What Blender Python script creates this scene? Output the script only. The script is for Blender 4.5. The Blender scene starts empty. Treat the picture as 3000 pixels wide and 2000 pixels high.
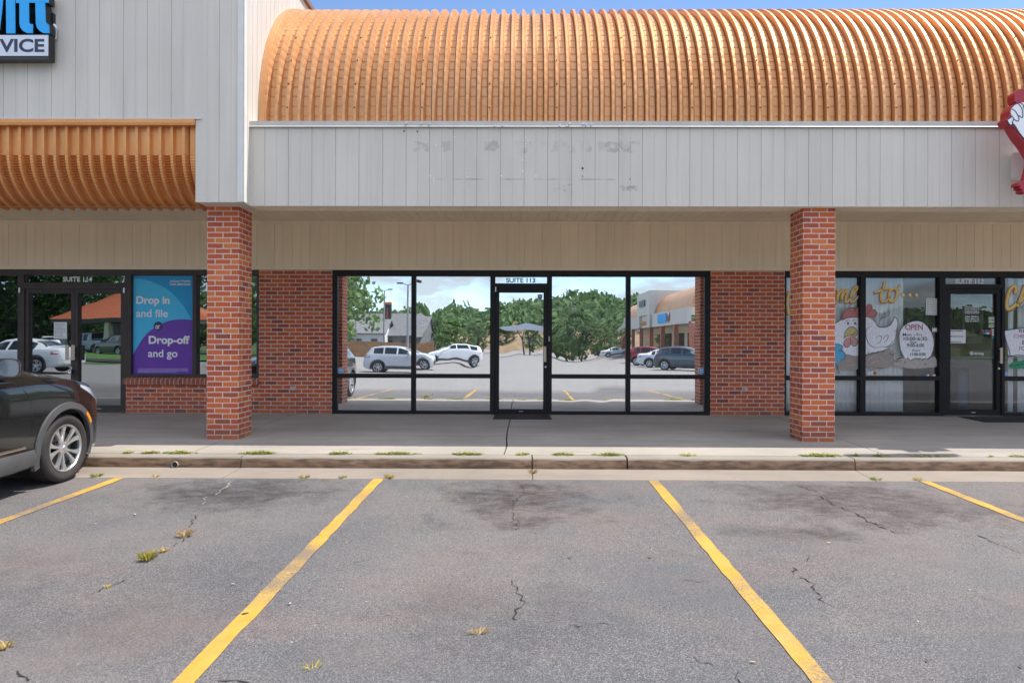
import bpy, bmesh, math, random
from mathutils import Vector, Matrix
R = math.radians
SC = bpy.context.scene
COL = SC.collection

# ------------------------------------------------------------------ camera, world, sun, exposure
F = 1960.0                                    # focal length in photograph pixels (3000 wide)
PX0 = 1516.0
cam_d = bpy.data.cameras.new("camera"); cam = bpy.data.objects.new("camera", cam_d); COL.objects.link(cam)
cam_d.lens = F / 3000 * 36; cam_d.sensor_width = 36; cam_d.shift_x = -(PX0 - 1500) / 3000
cam_d.clip_start = 0.05; cam_d.clip_end = 3000
CM = Matrix.Rotation(R(0.45), 4, 'Z') @ Matrix.Rotation(R(90), 4, 'X') @ Matrix.Rotation(0.003, 4, 'Z')
cam.matrix_world = CM
SC.camera = cam

SUN_DIR = Vector((0.5, 0.079, 1.0)).normalized()
SC.world = bpy.data.worlds.new("World"); SC.world.use_nodes = True
SKY_STRENGTH = 0.10
SUN_STRENGTH = 2.45
SC.view_settings.view_transform = 'Standard'; SC.view_settings.look = 'None'
SC.view_settings.gamma = 1; SC.view_settings.exposure = 1.40
SC.view_settings.use_curve_mapping = False

def build_world():
    nt = SC.world.node_tree; nt.nodes.clear()
    n = nt.nodes.new; L = nt.links.new
    out = n('ShaderNodeOutputWorld'); bg = n('ShaderNodeBackground'); bg.inputs['Strength'].default_value = SKY_STRENGTH
    sky = n('ShaderNodeTexSky'); sky.sky_type = 'NISHITA'; sky.sun_disc = False
    sky.sun_elevation = math.asin(SUN_DIR.z); sky.sun_rotation = math.atan2(SUN_DIR.x, SUN_DIR.y)
    sky.air_density = 0.75; sky.dust_density = 0.0; sky.ozone_density = 3.0
    # summer clouds, made far brighter overhead as fill for the shaded fronts
    tc = n('ShaderNodeTexCoord'); sep = n('ShaderNodeSeparateXYZ'); L(tc.outputs['Generated'], sep.inputs[0])
    add = n('ShaderNodeMath'); add.operation = 'ADD'; add.inputs[1].default_value = 0.22; L(sep.outputs[2], add.inputs[0])
    dx = n('ShaderNodeMath'); dx.operation = 'DIVIDE'; L(sep.outputs[0], dx.inputs[0]); L(add.outputs[0], dx.inputs[1])
    dy = n('ShaderNodeMath'); dy.operation = 'DIVIDE'; L(sep.outputs[1], dy.inputs[0]); L(add.outputs[0], dy.inputs[1])
    cmb = n('ShaderNodeCombineXYZ'); L(dx.outputs[0], cmb.inputs[0]); L(dy.outputs[0], cmb.inputs[1])
    nz = n('ShaderNodeTexNoise'); nz.inputs['Scale'].default_value = 2.6; nz.inputs['Detail'].default_value = 7; nz.inputs['Roughness'].default_value = 0.55
    L(cmb.outputs[0], nz.inputs['Vector'])
    cr = n('ShaderNodeValToRGB'); cr.color_ramp.elements[0].position = 0.44; cr.color_ramp.elements[1].position = 0.60
    L(nz.outputs['Fac'], cr.inputs[0])
    # clouds only on the camera's side of the place (they stand towards -Y), none low above the roofs
    my = n('ShaderNodeMapRange'); my.inputs['From Min'].default_value = 0.15; my.inputs['From Max'].default_value = -0.15
    my.inputs['To Min'].default_value = 0.0; my.inputs['To Max'].default_value = 0.75; L(sep.outputs[1], my.inputs['Value'])
    mul = n('ShaderNodeMath'); mul.operation = 'MULTIPLY'; L(cr.outputs[0], mul.inputs[0]); L(my.outputs[0], mul.inputs[1])
    mx = n('ShaderNodeMixRGB'); L(mul.outputs[0], mx.inputs[0]); L(sky.outputs[0], mx.inputs[1])
    el = n('ShaderNodeMapRange'); el.inputs['From Min'].default_value = 0.10; el.inputs['From Max'].default_value = 0.55
    el.inputs['To Min'].default_value = 2.5; el.inputs['To Max'].default_value = 15.0; L(sep.outputs[2], el.inputs['Value'])
    cc = n('ShaderNodeCombineXYZ')
    for k in range(3): L(el.outputs[0], cc.inputs[k])
    L(cc.outputs[0], mx.inputs[2])
    L(mx.outputs[0], bg.inputs['Color']); L(bg.outputs[0], out.inputs[0])
build_world()
sl = bpy.data.lights.new("sun", 'SUN'); sl.energy = SUN_STRENGTH; sl.angle = R(0.5); sl.color = (1.0, 0.95, 0.87)
so = bpy.data.objects.new("sun", sl); COL.objects.link(so)
so.rotation_euler = SUN_DIR.to_track_quat('Z', 'Y').to_euler(); so.location = (20, 5, 40)

# ------------------------------------------------------------------ helpers: pixels of the photograph <-> world
def W(px, py, Y):
    """point of the upright plane y = Y seen at photograph pixel (px, py)"""
    d = CM.to_3x3() @ Vector(((px - PX0) / F, -(py - 1000) / F, -1.0))
    return d * (Y / d.y)
EDGE_Y = 7.1
def base_z(y):
    if y > -2: return -(1.467 + 0.0276 * (EDGE_Y - y))
    if y > -17: return -1.718 + 0.0108 * (y + 2)
    if y > -60: return -1.88 + 0.0075 * (y + 17)
    return -2.2
def ground_z(x, y):
    return base_z(y) + (max(0, -x - 8) * 0.03 if x > -36 else 28 * 0.03) * min(1, max(0, (6 - y) / 6))
def G(px, py):
    """point of the near parking lot seen at pixel"""
    d = CM.to_3x3() @ Vector(((px - PX0) / F, -(py - 1000) / F, -1.0)); d /= d.y
    y = (1.467 + 0.0276 * EDGE_Y) / (-d.z + 0.0276)
    return Vector((d.x * y, y, base_z(y)))

# ------------------------------------------------------------------ helpers: meshes
class MB:
    def __init__(s): s.v = []; s.f = []; s.m = []; s.uv = []
    def vert(s, p): s.v.append(tuple(p)); return len(s.v) - 1
    def face(s, idx, m=0, uv=None): s.f.append(tuple(idx)); s.m.append(m); s.uv.append(uv)
    def poly(s, pts, m=0, uv=None):
        s.face([s.vert(p) for p in pts], m, uv)
    def box(s, x0, x1, y0, y1, z0, z1, m=0):
        if x0 > x1: x0, x1 = x1, x0
        if y0 > y1: y0, y1 = y1, y0
        if z0 > z1: z0, z1 = z1, z0
        b = [s.vert(p) for p in ((x0,y0,z0),(x1,y0,z0),(x1,y1,z0),(x0,y1,z0),(x0,y0,z1),(x1,y0,z1),(x1,y1,z1),(x0,y1,z1))]
        for q in ((0,3,2,1),(4,5,6,7),(0,1,5,4),(1,2,6,5),(2,3,7,6),(3,0,4,7)): s.face([b[i] for i in q], m)
    def prism(s, pts, axis, a, b, m=0, mcap=None):
        """closed 2-D outline swept along an axis; pts are the other two coordinates in order"""
        def P(p, t): return {'x': (t, p[0], p[1]), 'y': (p[0], t, p[1]), 'z': (p[0], p[1], t)}[axis]
        A = [s.vert(P(p, a)) for p in pts]; B = [s.vert(P(p, b)) for p in pts]; n = len(pts)
        mc = m if mcap is None else mcap
        s.face(A[::-1], mc); s.face(B, mc)
        for i in range(n): s.face((A[i], A[(i+1) % n], B[(i+1) % n], B[i]), m)
    def grid(s, rows, m=0, closed=False):
        idx = [[s.vert(p) for p in r] for r in rows]
        for i in range(len(idx) - 1):
            n = len(idx[i])
            for j in range(n if closed else n - 1):
                s.face((idx[i][j], idx[i][(j+1) % n], idx[i+1][(j+1) % n], idx[i+1][j]), m)
        return idx
    def tube(s, pts, rad, n=8, m=0, cap=True):
        pts = [Vector(p) for p in pts]
        if not isinstance(rad, (list, tuple)): rad = [rad] * len(pts)
        rows = []; up = Vector((0, 0, 1))
        for i, p in enumerate(pts):
            d = (pts[min(i+1, len(pts)-1)] - pts[max(i-1, 0)]).normalized()
            a = d.cross(up)
            if a.length < 1e-3: a = d.cross(Vector((1, 0, 0)))
            a.normalize(); b = d.cross(a)
            rows.append([p + (a * math.cos(t) + b * math.sin(t)) * rad[i] for t in [2*math.pi*k/n for k in range(n)]])
        idx = s.grid(rows, m, True)
        if cap: s.face(idx[0], m); s.face(idx[-1][::-1], m)
    def lathe(s, prof, axis='z', c=(0,0,0), n=24, m=0):
        rows = []
        for r, h in prof:
            row = []
            for k in range(n):
                t = 2*math.pi*k/n; a, b = r*math.cos(t), r*math.sin(t)
                p = {'z': (a, b, h), 'x': (h, a, b), 'y': (b, h, a)}[axis]
                row.append((p[0]+c[0], p[1]+c[1], p[2]+c[2]))
            rows.append(row)
        s.grid(rows, m, True)
    def disc(s, c, r, normal='y', n=16, m=0):
        pts = []
        for k in range(n):
            t = 2*math.pi*k/n; a, b = r*math.cos(t), r*math.sin(t)
            pts.append({'y': (c[0]+a, c[1], c[2]+b), 'z': (c[0]+a, c[1]+b, c[2]), 'x': (c[0], c[1]+a, c[2]+b)}[normal])
        s.poly(pts, m)
    def build(s, name, mats, parent=None, smooth=None, fix=True):
        me = bpy.data.meshes.new(name); me.from_pydata(s.v, [], s.f)
        if not isinstance(mats, (list, tuple)): mats = [mats]
        for m in mats: me.materials.append(m)
        me.polygons.foreach_set('material_index', s.m)
        uvl = me.uv_layers.new(name='uv')
        for p, u in zip(me.polygons, s.uv):
            if u is not None:
                for li, c in zip(p.loop_indices, u): uvl.data[li].uv = c
            else:
                nx, ny, nz = (abs(c) for c in p.normal)
                for li in p.loop_indices:
                    c = me.vertices[me.loops[li].vertex_index].co
                    uvl.data[li].uv = (c.x, c.z) if ny >= nx and ny >= nz else ((c.y, c.z) if nx >= nz else (c.x, c.y))
        if fix:
            bm = bmesh.new(); bm.from_mesh(me)
            bmesh.ops.recalc_face_normals(bm, faces=bm.faces); bm.to_mesh(me); bm.free()
        if smooth is not None:
            me.polygons.foreach_set('use_smooth', [True] * len(me.polygons)); me.set_sharp_from_angle(angle=R(smooth))
        me.update()
        o = bpy.data.objects.new(name, me); COL.objects.link(o)
        if parent is not None: o.parent = parent
        return o

def tag(o, label=None, cat=None, group=None, kind=None):
    if label: o['label'] = label
    if cat: o['category'] = cat
    if group: o['group'] = group
    if kind: o['kind'] = kind
    return o
def thing(name, label, cat, loc=(0,0,0), rotz=0, group=None):
    o = bpy.data.objects.new(name, None); COL.objects.link(o); o.empty_display_size = 0.2
    o.location = loc; o.rotation_euler = (0, 0, rotz)
    return tag(o, label, cat, group)
def kids(o): return [c for c in bpy.data.objects if c.parent == o]
def dup(o, loc=None, rotz=None, label=None, scale=None, parent=None):
    c = o.copy(); COL.objects.link(c)
    if parent is not None: c.parent = parent
    if loc is not None: c.location = loc
    if rotz is not None: c.rotation_euler = (0, 0, rotz)
    if scale is not None: c.scale = (scale,)*3 if not isinstance(scale, (tuple, list)) else scale
    if label: c['label'] = label
    for k in kids(o): dup(k, parent=c)
    return c
def spline(pts, closed=True, n=6):
    out = []; N = len(pts); rng = range(N) if closed else range(N - 1)
    for i in rng:
        p = [pts[(i+k) % N] if closed else pts[min(max(i+k, 0), N-1)] for k in (-1, 0, 1, 2)]
        for j in range(n):
            t = j / n
            out.append(tuple(0.5*((2*p[1][a]) + (-p[0][a]+p[2][a])*t + (2*p[0][a]-5*p[1][a]+4*p[2][a]-p[3][a])*t*t + (-p[0][a]+3*p[1][a]-3*p[2][a]+p[3][a])*t**3) for a in range(2)))
    if not closed: out.append(tuple(pts[-1]))
    return out
def lerp_curve(tab, s):
    if s <= tab[0][0]: return tab[0][1]
    for (a, va), (b, vb) in zip(tab, tab[1:]):
        if s <= b: return va + (vb - va) * (s - a) / (b - a)
    return tab[-1][1]
def smooth_curve(tab, s, w=0.06):
    return sum(lerp_curve(tab, s + k*w/2) * q for k, q in ((-2, .12), (-1, .23), (0, .3), (1, .23), (2, .12)))
def text(body, x0, x1, zc, h, y, m, parent, name='lettering', bold=0.0, align='fit', depth=0.0, shear=0.0, spacing=1.0):
    """flat lettering on the plane y, baseline centred so that caps of height h stand around zc; stretched to x0..x1 when align is 'fit'"""
    cu = bpy.data.curves.new('t', 'FONT'); cu.body = body; cu.size = 1; cu.offset = bold; cu.extrude = depth; cu.shear = shear; cu.space_character = spacing
    to = bpy.data.objects.new('t', cu); COL.objects.link(to); bpy.context.view_layer.update()
    me = bpy.data.meshes.new_from_object(to.evaluated_get(bpy.context.evaluated_depsgraph_get()))
    bpy.data.objects.remove(to); bpy.data.curves.remove(cu)
    xs = [v.co.x for v in me.vertices]; w = max(xs) - min(xs); k = h / 0.73
    kx = (x1 - x0) / w if align == 'fit' else k
    ox = x0 if align in ('fit', 'left') else (x0 + x1 - w*kx) / 2
    mn = min(xs)
    for v in me.vertices:
        c = v.co.copy(); v.co = (ox + (c.x - mn) * kx, y - c.z*1.0, zc - h/2 + c.y * k)
    me.materials.clear(); me.materials.append(m)
    o = bpy.data.objects.new(name, me); COL.objects.link(o); o.parent = parent
    return o

# ------------------------------------------------------------------ materials
class NT:
    def __init__(s, name):
        s.mat = bpy.data.materials.new(name); s.mat.use_nodes = True; s.t = s.mat.node_tree; s.t.nodes.clear()
        s.out = s.n('ShaderNodeOutputMaterial')
    def n(s, typ, props=None, **inp):
        nd = s.t.nodes.new(typ)
        for k, v in (props or {}).items(): setattr(nd, k, v)
        for k, v in inp.items():
            key = int(k[1:]) if k[0] == '_' and k[1:].isdigit() else k.replace('_', ' ')
            s.set(nd.inputs[key], v)
        return nd
    def set(s, sock, v):
        if isinstance(v, bpy.types.NodeSocket): s.t.links.new(v, sock)
        elif isinstance(v, bpy.types.Node): s.t.links.new(v.outputs[0], sock)
        else:
            if hasattr(sock.default_value, '__len__') and len(sock.default_value) == 4 and len(v) == 3: v = (*v, 1)
            sock.default_value = v
    def math(s, op, a, b=0.0, c=0.0, clamp=False):
        nd = s.t.nodes.new('ShaderNodeMath'); nd.operation = op; nd.use_clamp = clamp
        s.set(nd.inputs[0], a); s.set(nd.inputs[1], b); s.set(nd.inputs[2], c)
        return nd.outputs[0]
    def mix(s, fac, a, b, blend='MIX'):
        nd = s.t.nodes.new('ShaderNodeMixRGB'); nd.blend_type = blend
        s.set(nd.inputs[0], fac); s.set(nd.inputs[1], a); s.set(nd.inputs[2], b)
        return nd.outputs[0]
    def ramp(s, fac, stops):
        nd = s.t.nodes.new('ShaderNodeValToRGB'); cr = nd.color_ramp
        while len(cr.elements) < len(stops): cr.elements.new(0.5)
        for e, (p, c) in zip(cr.elements, stops):
            e.position = p; e.color = (c, c, c, 1) if isinstance(c, (int, float)) else (*c, 1)
        s.set(nd.inputs[0], fac)
        return nd.outputs[0]
    def noise(s, vec, scale, detail=4, rough=0.55, out='Fac'):
        nd = s.n('ShaderNodeTexNoise', Scale=scale, Detail=detail, Roughness=rough); s.set(nd.inputs['Vector'], vec); return nd.outputs[out]
    def coords(s, kind='Object'): return s.n('ShaderNodeTexCoord').outputs[kind]
    def mapping(s, vec, scale=(1,1,1), loc=(0,0,0), rot=(0,0,0)):
        nd = s.n('ShaderNodeMapping'); s.set(nd.inputs['Vector'], vec); nd.inputs['Scale'].default_value = scale
        nd.inputs['Location'].default_value = loc; nd.inputs['Rotation'].default_value = rot; return nd.outputs[0]
    def bump(s, h, dist, strength=1.0):
        return s.n('ShaderNodeBump', Strength=strength, Distance=dist, Height=h).outputs[0]
    def principled(s, **kw):
        p = s.n('ShaderNodeBsdfPrincipled'); 
        for k, v in kw.items(): s.set(p.inputs[k.replace('_', ' ')], v)
        s.t.links.new(p.outputs[0], s.out.inputs[0]); return p

def plain(name, col, rough=0.6, metal=0.0, var=0.08, scale=6.0, coat=0.0, bump=0.0, bscale=60, spec=None):
    t = NT(name); v = t.coords()
    n = t.noise(v, scale, 5)
    c = t.mix(t.ramp(n, [(0.3, 0.0), (0.7, 1.0)]), tuple(x*(1-var) for x in col), tuple(min(1, x*(1+var)) for x in col))
    kw = dict(Base_Color=c, Roughness=rough, Metallic=metal)
    if coat: kw['Coat_Weight'] = coat
    if bump: kw['Normal'] = t.bump(t.noise(v, bscale, 4), bump)
    p = t.principled(**kw)
    if spec is not None: p.inputs['Specular IOR Level'].default_value = spec
    return t.mat

def siding_mat(name, col, stain=None):
    t = NT(name); v = t.coords()
    streak = t.noise(t.mapping(v, (3.2, 3.2, 0.35)), 2.2, 6)
    blot = t.noise(v, 0.9, 4)
    sep = t.n('ShaderNodeSeparateXYZ'); t.set(sep.inputs[0], v)
    board = t.n('ShaderNodeTexWhiteNoise', {'noise_dimensions': '1D'}); t.set(board.inputs['W'], t.math('FLOOR', t.math('DIVIDE', sep.outputs[0], 0.3045)))
    f = t.math('ADD', t.math('ADD', t.math('MULTIPLY', streak, 0.45), t.math('MULTIPLY', blot, 0.4)), t.math('MULTIPLY', board.outputs[0], 0.14))
    c = t.mix(t.ramp(f, [(0.3, 0.0), (0.75, 1.0)]), tuple(x*0.86 for x in col), tuple(x*1.04 for x in col))
    c = t.mix(t.ramp(t.noise(t.mapping(v, (6, 6, 0.22), (3, 1, 2)), 2.0, 6, 0.6), [(0.56, 0.0), (0.78, 0.35)]), c, tuple(x*0.62 for x in col))
    # specks of dirt
    c = t.mix(t.ramp(t.noise(v, 34, 3), [(0.72, 0.0), (0.80, 0.45)]), c, tuple(x*0.55 for x in col))
    if stain:
        # the ghost of the old sign: dirty rims left where letters stood
        jx = t.math('ADD', sep.outputs[0], t.math('MULTIPLY', t.math('SUBTRACT', t.noise(v, 9, 4), 0.5), 0.16)); jz = t.math('ADD', sep.outputs[2], t.math('MULTIPLY', t.math('SUBTRACT', t.noise(t.mapping(v, loc=(4, 0, 4)), 11, 4), 0.5), 0.10))
        for (x0, x1, z0, z1, sc, lo, amt, seed) in stain:
            thin = z1 - z0 < 0.03
            zz = sep.outputs[2] if thin else jz
            bx = t.math('MULTIPLY', t.math('MULTIPLY', t.math('GREATER_THAN', jx, x0), t.math('LESS_THAN', jx, x1)),
                        t.math('MULTIPLY', t.math('GREATER_THAN', zz, z0), t.math('LESS_THAN', zz, z1)))
            nz = t.noise(t.mapping(v, (1, 1, 1), (seed, seed, seed)), sc, 4, 0.6)
            fz = t.ramp(t.noise(t.mapping(v, (1, 1, 0.2), (seed*2, 0, seed)), 3.2, 2), [(0.42, 0.0), (0.6, 1.0)])
            k = t.math('MULTIPLY', t.math('MULTIPLY', bx, t.ramp(nz, [(lo, 0.0), (lo + 0.12, amt)])), fz)
            c = t.mix(k, c, (0.16, 0.15, 0.145))
    t.principled(Base_Color=c, Roughness=0.62, Normal=t.bump(t.noise(t.mapping(v, (40, 40, 4)), 3, 3), 0.0006))
    return t.mat

def brick_mat(name, cols, mortar, bl=0.208, ch=0.0695, joint=0.0135, seed=0.0):
    t = NT(name); uv = t.coords('UV')
    sep = t.n('ShaderNodeSeparateXYZ'); t.set(sep.inputs[0], uv)
    wob = t.math('MULTIPLY', t.math('SUBTRACT', t.noise(uv, 17, 3), 0.5), 0.010)
    wob2 = t.math('MULTIPLY', t.math('SUBTRACT', t.noise(t.mapping(uv, loc=(7, 3, 0)), 17, 3), 0.5), 0.009)
    v = t.math('DIVIDE', t.math('ADD', sep.outputs[1], wob2), ch); row = t.math('FLOOR', v); fv = t.math('SUBTRACT', v, row)
    par = t.math('MULTIPLY', t.math('FLOORED_MODULO', row, 2.0), 0.5)
    u = t.math('ADD', t.math('DIVIDE', t.math('ADD', sep.outputs[0], wob), bl), par); colm = t.math('FLOOR', u); fu = t.math('SUBTRACT', u, colm)
    eu = t.math('MULTIPLY', t.math('MINIMUM', fu, t.math('SUBTRACT', 1.0, fu)), bl)
    ev = t.math('MULTIPLY', t.math('MINIMUM', fv, t.math('SUBTRACT', 1.0, fv)), ch)
    e = t.math('MINIMUM', eu, ev)
    mask = t.n('ShaderNodeMapRange', {'interpolation_type': 'SMOOTHSTEP'}, From_Min=joint/2 - 0.0015, From_Max=joint/2 + 0.0025); t.set(mask.inputs['Value'], e)
    cell = t.n('ShaderNodeCombineXYZ', X=colm, Y=row, Z=seed)
    wn = t.n('ShaderNodeTexWhiteNoise', {'noise_dimensions': '3D'}); t.set(wn.inputs['Vector'], cell.outputs[0])
    bc = t.ramp(wn.outputs['Value'], [(i / (len(cols) - 1) if len(cols) > 1 else 0, c) for i, c in enumerate(cols)])
    bc = t.mix(t.ramp(t.noise(uv, 55, 5), [(0.35, 0.0), (0.7, 0.5)]), bc, t.mix(1.0, bc, (0.6, 0.5, 0.5), 'MULTIPLY'))
    bc = t.mix(t.ramp(t.noise(uv, 1.3, 4), [(0.45, 0.0), (0.8, 0.16)]), bc, (0.40, 0.24, 0.17))      # dusty bloom
    sepw = t.noise(uv, 90, 3)
    mc = t.mix(t.ramp(sepw, [(0.3, 0.0), (0.7, 1.0)]), tuple(x*0.8 for x in mortar), tuple(min(1, x*1.12) for x in mortar))
    c = t.mix(mask.outputs[0], mc, bc)
    c = t.mix(t.math('MULTIPLY', t.ramp(t.math('ADD', sep.outputs[1], t.math('MULTIPLY', t.noise(uv, 5, 5), 0.5)), [(0.22, 0.5), (0.62, 0.0)]), t.ramp(t.noise(uv, 20, 4), [(0.3, 0.4), (0.6, 1.0)])), c, (0.12, 0.085, 0.065))
    h = t.math('ADD', mask.outputs[0], t.math('MULTIPLY', t.noise(uv, 120, 4), 0.25))
    t.principled(Base_Color=c, Roughness=0.85, Normal=t.bump(h, 0.006, 0.9))
    return t.mat

def glass_mat(name, refl, tint=(0.8, 0.86, 0.87), body=(0.5, 0.55, 0.55), wave=0.0, wscale=1.6, seed=0.0, rough=0.0, haze=0.10):
    t = NT(name); v = t.coords()
    gl = t.n('ShaderNodeBsdfGlossy', Color=tint, Roughness=rough)
    if wave:
        w = t.noise(t.mapping(v, (1.0, 1.0, 0.8), (seed, 0, seed*1.7)), wscale, 1.5, 0.4)
        t.set(gl.inputs['Normal'], t.bump(w, wave))
    tr = t.n('ShaderNodeBsdfTransparent', Color=body)
    lw = t.n('ShaderNodeLayerWeight', Blend=0.3)
    f = t.math('ADD', refl, t.math('MULTIPLY', lw.outputs['Fresnel'], (1 - refl) * 0.7), clamp=True)
    m = t.n('ShaderNodeMixShader'); t.set(m.inputs[0], f); t.set(m.inputs[1], tr); t.set(m.inputs[2], gl)
    # a film of dust, wiped unevenly, with a few runs; also pales the reflection
    df = t.n('ShaderNodeBsdfDiffuse', Color=(0.72, 0.72, 0.70))
    dust = t.math('ADD', t.math('MULTIPLY', t.ramp(t.noise(t.mapping(v, (1, 1, 0.7), (seed, 2, seed), (0, 0.5, 0)), 2.2, 6, 0.6), [(0.35, 0.0), (0.75, 1.0)]), haze), t.math('MULTIPLY', t.ramp(t.noise(t.mapping(v, (9, 9, 0.5)), 2, 5), [(0.58, 0.0), (0.75, 1.0)]), haze*0.7))
    m2 = t.n('ShaderNodeMixShader'); t.set(m2.inputs[0], dust); t.set(m2.inputs[1], m); t.set(m2.inputs[2], df)
    t.t.links.new(m2.outputs[0], t.out.inputs[0]); return t.mat

def copper_mat(name='copper_paint', k=(1.0, 1.0, 1.0)):
    t = NT(name); v = t.coords()
    n = t.noise(v, 0.7, 6, 0.6); n2 = t.noise(t.mapping(v, (7, 1, 0.5)), 1.6, 6, 0.6)
    c = t.mix(t.ramp(n, [(0.35, 0.0), (0.68, 1.0)]), (0.585, 0.285, 0.112), (0.655, 0.350, 0.165))
    c = t.mix(t.ramp(n2, [(0.45, 0.0), (0.8, 0.45)]), c, (0.55, 0.35, 0.24))            # chalky streaks
    c = t.mix(t.ramp(t.noise(t.mapping(v, (3, 3, 3)), 9, 4), [(0.66, 0.0), (0.75, 0.5)]), c, (0.30, 0.14, 0.06))
    c = t.mix(1.0, c, k, 'MULTIPLY')
    rg = t.ramp(t.noise(v, 5, 4), [(0.3, 0.40), (0.7, 0.53)])
    t.principled(Base_Color=c, Roughness=rg, Metallic=0.52, Normal=t.bump(t.noise(v, 10, 4), 0.004))
    return t.mat

def concrete_mat(name, col, brown=0.0, dark=(0.13, 0.115, 0.10)):
    t = NT(name); v = t.coords()
    c = t.mix(t.ramp(t.noise(v, 0.8, 6, 0.6), [(0.3, 0.0), (0.7, 1.0)]), tuple(x*0.80 for x in col), tuple(x*1.10 for x in col))
    c = t.mix(t.ramp(t.noise(t.mapping(v, (0.35, 1.6, 1)), 1.6, 7, 0.65), [(0.45, 0.0), (0.70, 0.6)]), c, tuple(x*0.55 for x in col))
    c = t.mix(t.ramp(t.noise(t.mapping(v, (1.2, 9, 1)), 5, 4), [(0.5, 0.0), (0.7, 0.35)]), c, tuple(min(1, x*1.2) for x in col))
    c = t.mix(t.ramp(t.noise(v, 140, 2), [(0.35, 0.35), (0.6, 0.0)]), c, tuple(x*0.6 for x in col))
    c = t.mix(t.ramp(t.noise(v, 23, 3), [(0.70, 0.0), (0.78, 0.5)]), c, dark)
    if brown:
        c = t.mix(t.ramp(t.noise(t.mapping(v, (1.2, 1.2, 4)), 2.5, 7, 0.65), [(0.5, 0.0), (0.75, brown)]), c, (0.40, 0.31, 0.22))
        sepz = t.n('ShaderNodeSeparateXYZ'); t.set(sepz.inputs[0], v)
        c = t.mix(t.ramp(t.noise(t.mapping(v, (2, 2, 9)), 3, 6), [(0.40, 0.0), (0.62, 0.8)]), c, (0.085, 0.055, 0.035))
    t.principled(Base_Color=c, Roughness=0.9, Normal=t.bump(t.noise(v, 90, 5, 0.7), 0.0025, 0.8))
    return t.mat

def asphalt_mat(stains):
    t = NT('asphalt'); v = t.coords()
    sep = t.n('ShaderNodeSeparateXYZ'); t.set(sep.inputs[0], v)
    c = t.mix(t.ramp(t.noise(v, 0.42, 6, 0.6), [(0.40, 0.0), (0.60, 1.0)]), (0.102, 0.101, 0.105), (0.160, 0.140, 0.133))
    c = t.mix(t.ramp(t.noise(t.mapping(v, (0.6, 1.5, 1), (5, 9, 2)), 0.9, 6, 0.65), [(0.50, 0.0), (0.70, 0.8)]), c, (0.172, 0.130, 0.117))
    c = t.mix(t.ramp(t.noise(t.mapping(v, loc=(1, 4, 7)), 1.9, 7, 0.7), [(0.50, 0.0), (0.74, 0.55)]), c, (0.072, 0.071, 0.074))
    c = t.mix(t.ramp(t.noise(t.mapping(v, (1.4, 0.5, 1), (8, 2, 1)), 1.1, 6, 0.65), [(0.58, 0.0), (0.76, 0.5)]), c, (0.185, 0.148, 0.108))
    # lane behind the bays painted paler, to brighten its reflection and bounced light
    c = t.mix(t.math('MULTIPLY', t.n('ShaderNodeMapRange', Value=sep.outputs[1], From_Min=1.6, From_Max=-1.0).outputs[0], 0.85), c, (0.30, 0.285, 0.27))
    # stones of the worn surface, coarse and fine
    vor = t.n('ShaderNodeTexVoronoi', Scale=185.0, Randomness=1.0); t.set(vor.inputs['Vector'], v)
    st = t.n('ShaderNodeSeparateColor'); t.set(st.inputs[0], vor.outputs['Color'])
    amp = t.ramp(t.noise(t.mapping(v, loc=(4, 4, 4)), 0.8, 4), [(0.35, 0.45), (0.65, 1.0)])
    c = t.mix(t.math('MULTIPLY', amp, t.ramp(st.outputs[0], [(0.0, 0.95), (0.42, 0.0), (1.0, 0.0)])), c, (0.035, 0.035, 0.038))
    c = t.mix(t.math('MULTIPLY', amp, t.ramp(st.outputs[1], [(0.68, 0.0), (0.80, 0.45), (1.0, 0.7)])), c, (0.33, 0.30, 0.285))
    c = t.mix(t.ramp(t.noise(v, 105, 3, 0.6), [(0.34, 0.65), (0.47, 0.0)]), c, (0.05, 0.05, 0.054))
    c = t.mix(t.ramp(t.noise(t.mapping(v, loc=(6, 1, 1)), 95, 3, 0.6), [(0.56, 0.0), (0.70, 0.4)]), c, (0.25, 0.23, 0.22))
    c = t.mix(t.ramp(t.noise(v, 30, 3), [(0.70, 0.0), (0.76, 0.7)]), c, (0.035, 0.035, 0.038))
    c = t.mix(t.ramp(t.noise(t.mapping(v, loc=(3, 3, 3)), 28, 2), [(0.75, 0.0), (0.78, 0.8)]), c, (0.42, 0.39, 0.36))
    # oil that dripped where engines stand
    wx = t.math('MULTIPLY', t.math('SUBTRACT', t.noise(t.mapping(v, loc=(2, 8, 1)), 2.4, 8, 0.72), 0.5), 3.0)
    fine = t.ramp(t.noise(t.mapping(v, (1, 1.6, 1), (9, 1, 1)), 7, 6, 0.7), [(0.36, 0.35), (0.60, 1.0)])
    for (x, y, rx, ry, col, amt) in stains:
        d = t.math('POWER', t.math('ADD', t.math('POWER', t.math('DIVIDE', t.math('SUBTRACT', sep.outputs[0], x), rx), 2.0),
                   t.math('POWER', t.math('DIVIDE', t.math('SUBTRACT', sep.outputs[1], y), ry), 2.0)), 0.5)
        k = t.math('MULTIPLY', fine, t.ramp(t.math('ADD', d, wx), [(0.35, amt), (1.15, 0.0)]))
        c = t.mix(k, c, t.mix(1.0, c, col, 'MULTIPLY'))
    h = t.math('ADD', t.math('MULTIPLY', vor.outputs['Distance'], -1.0), t.math('MULTIPLY', t.noise(v, 60, 4), 0.8))
    t.principled(Base_Color=c, Roughness=0.93, Normal=t.bump(h, 0.004, 0.75))
    return t.mat

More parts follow.
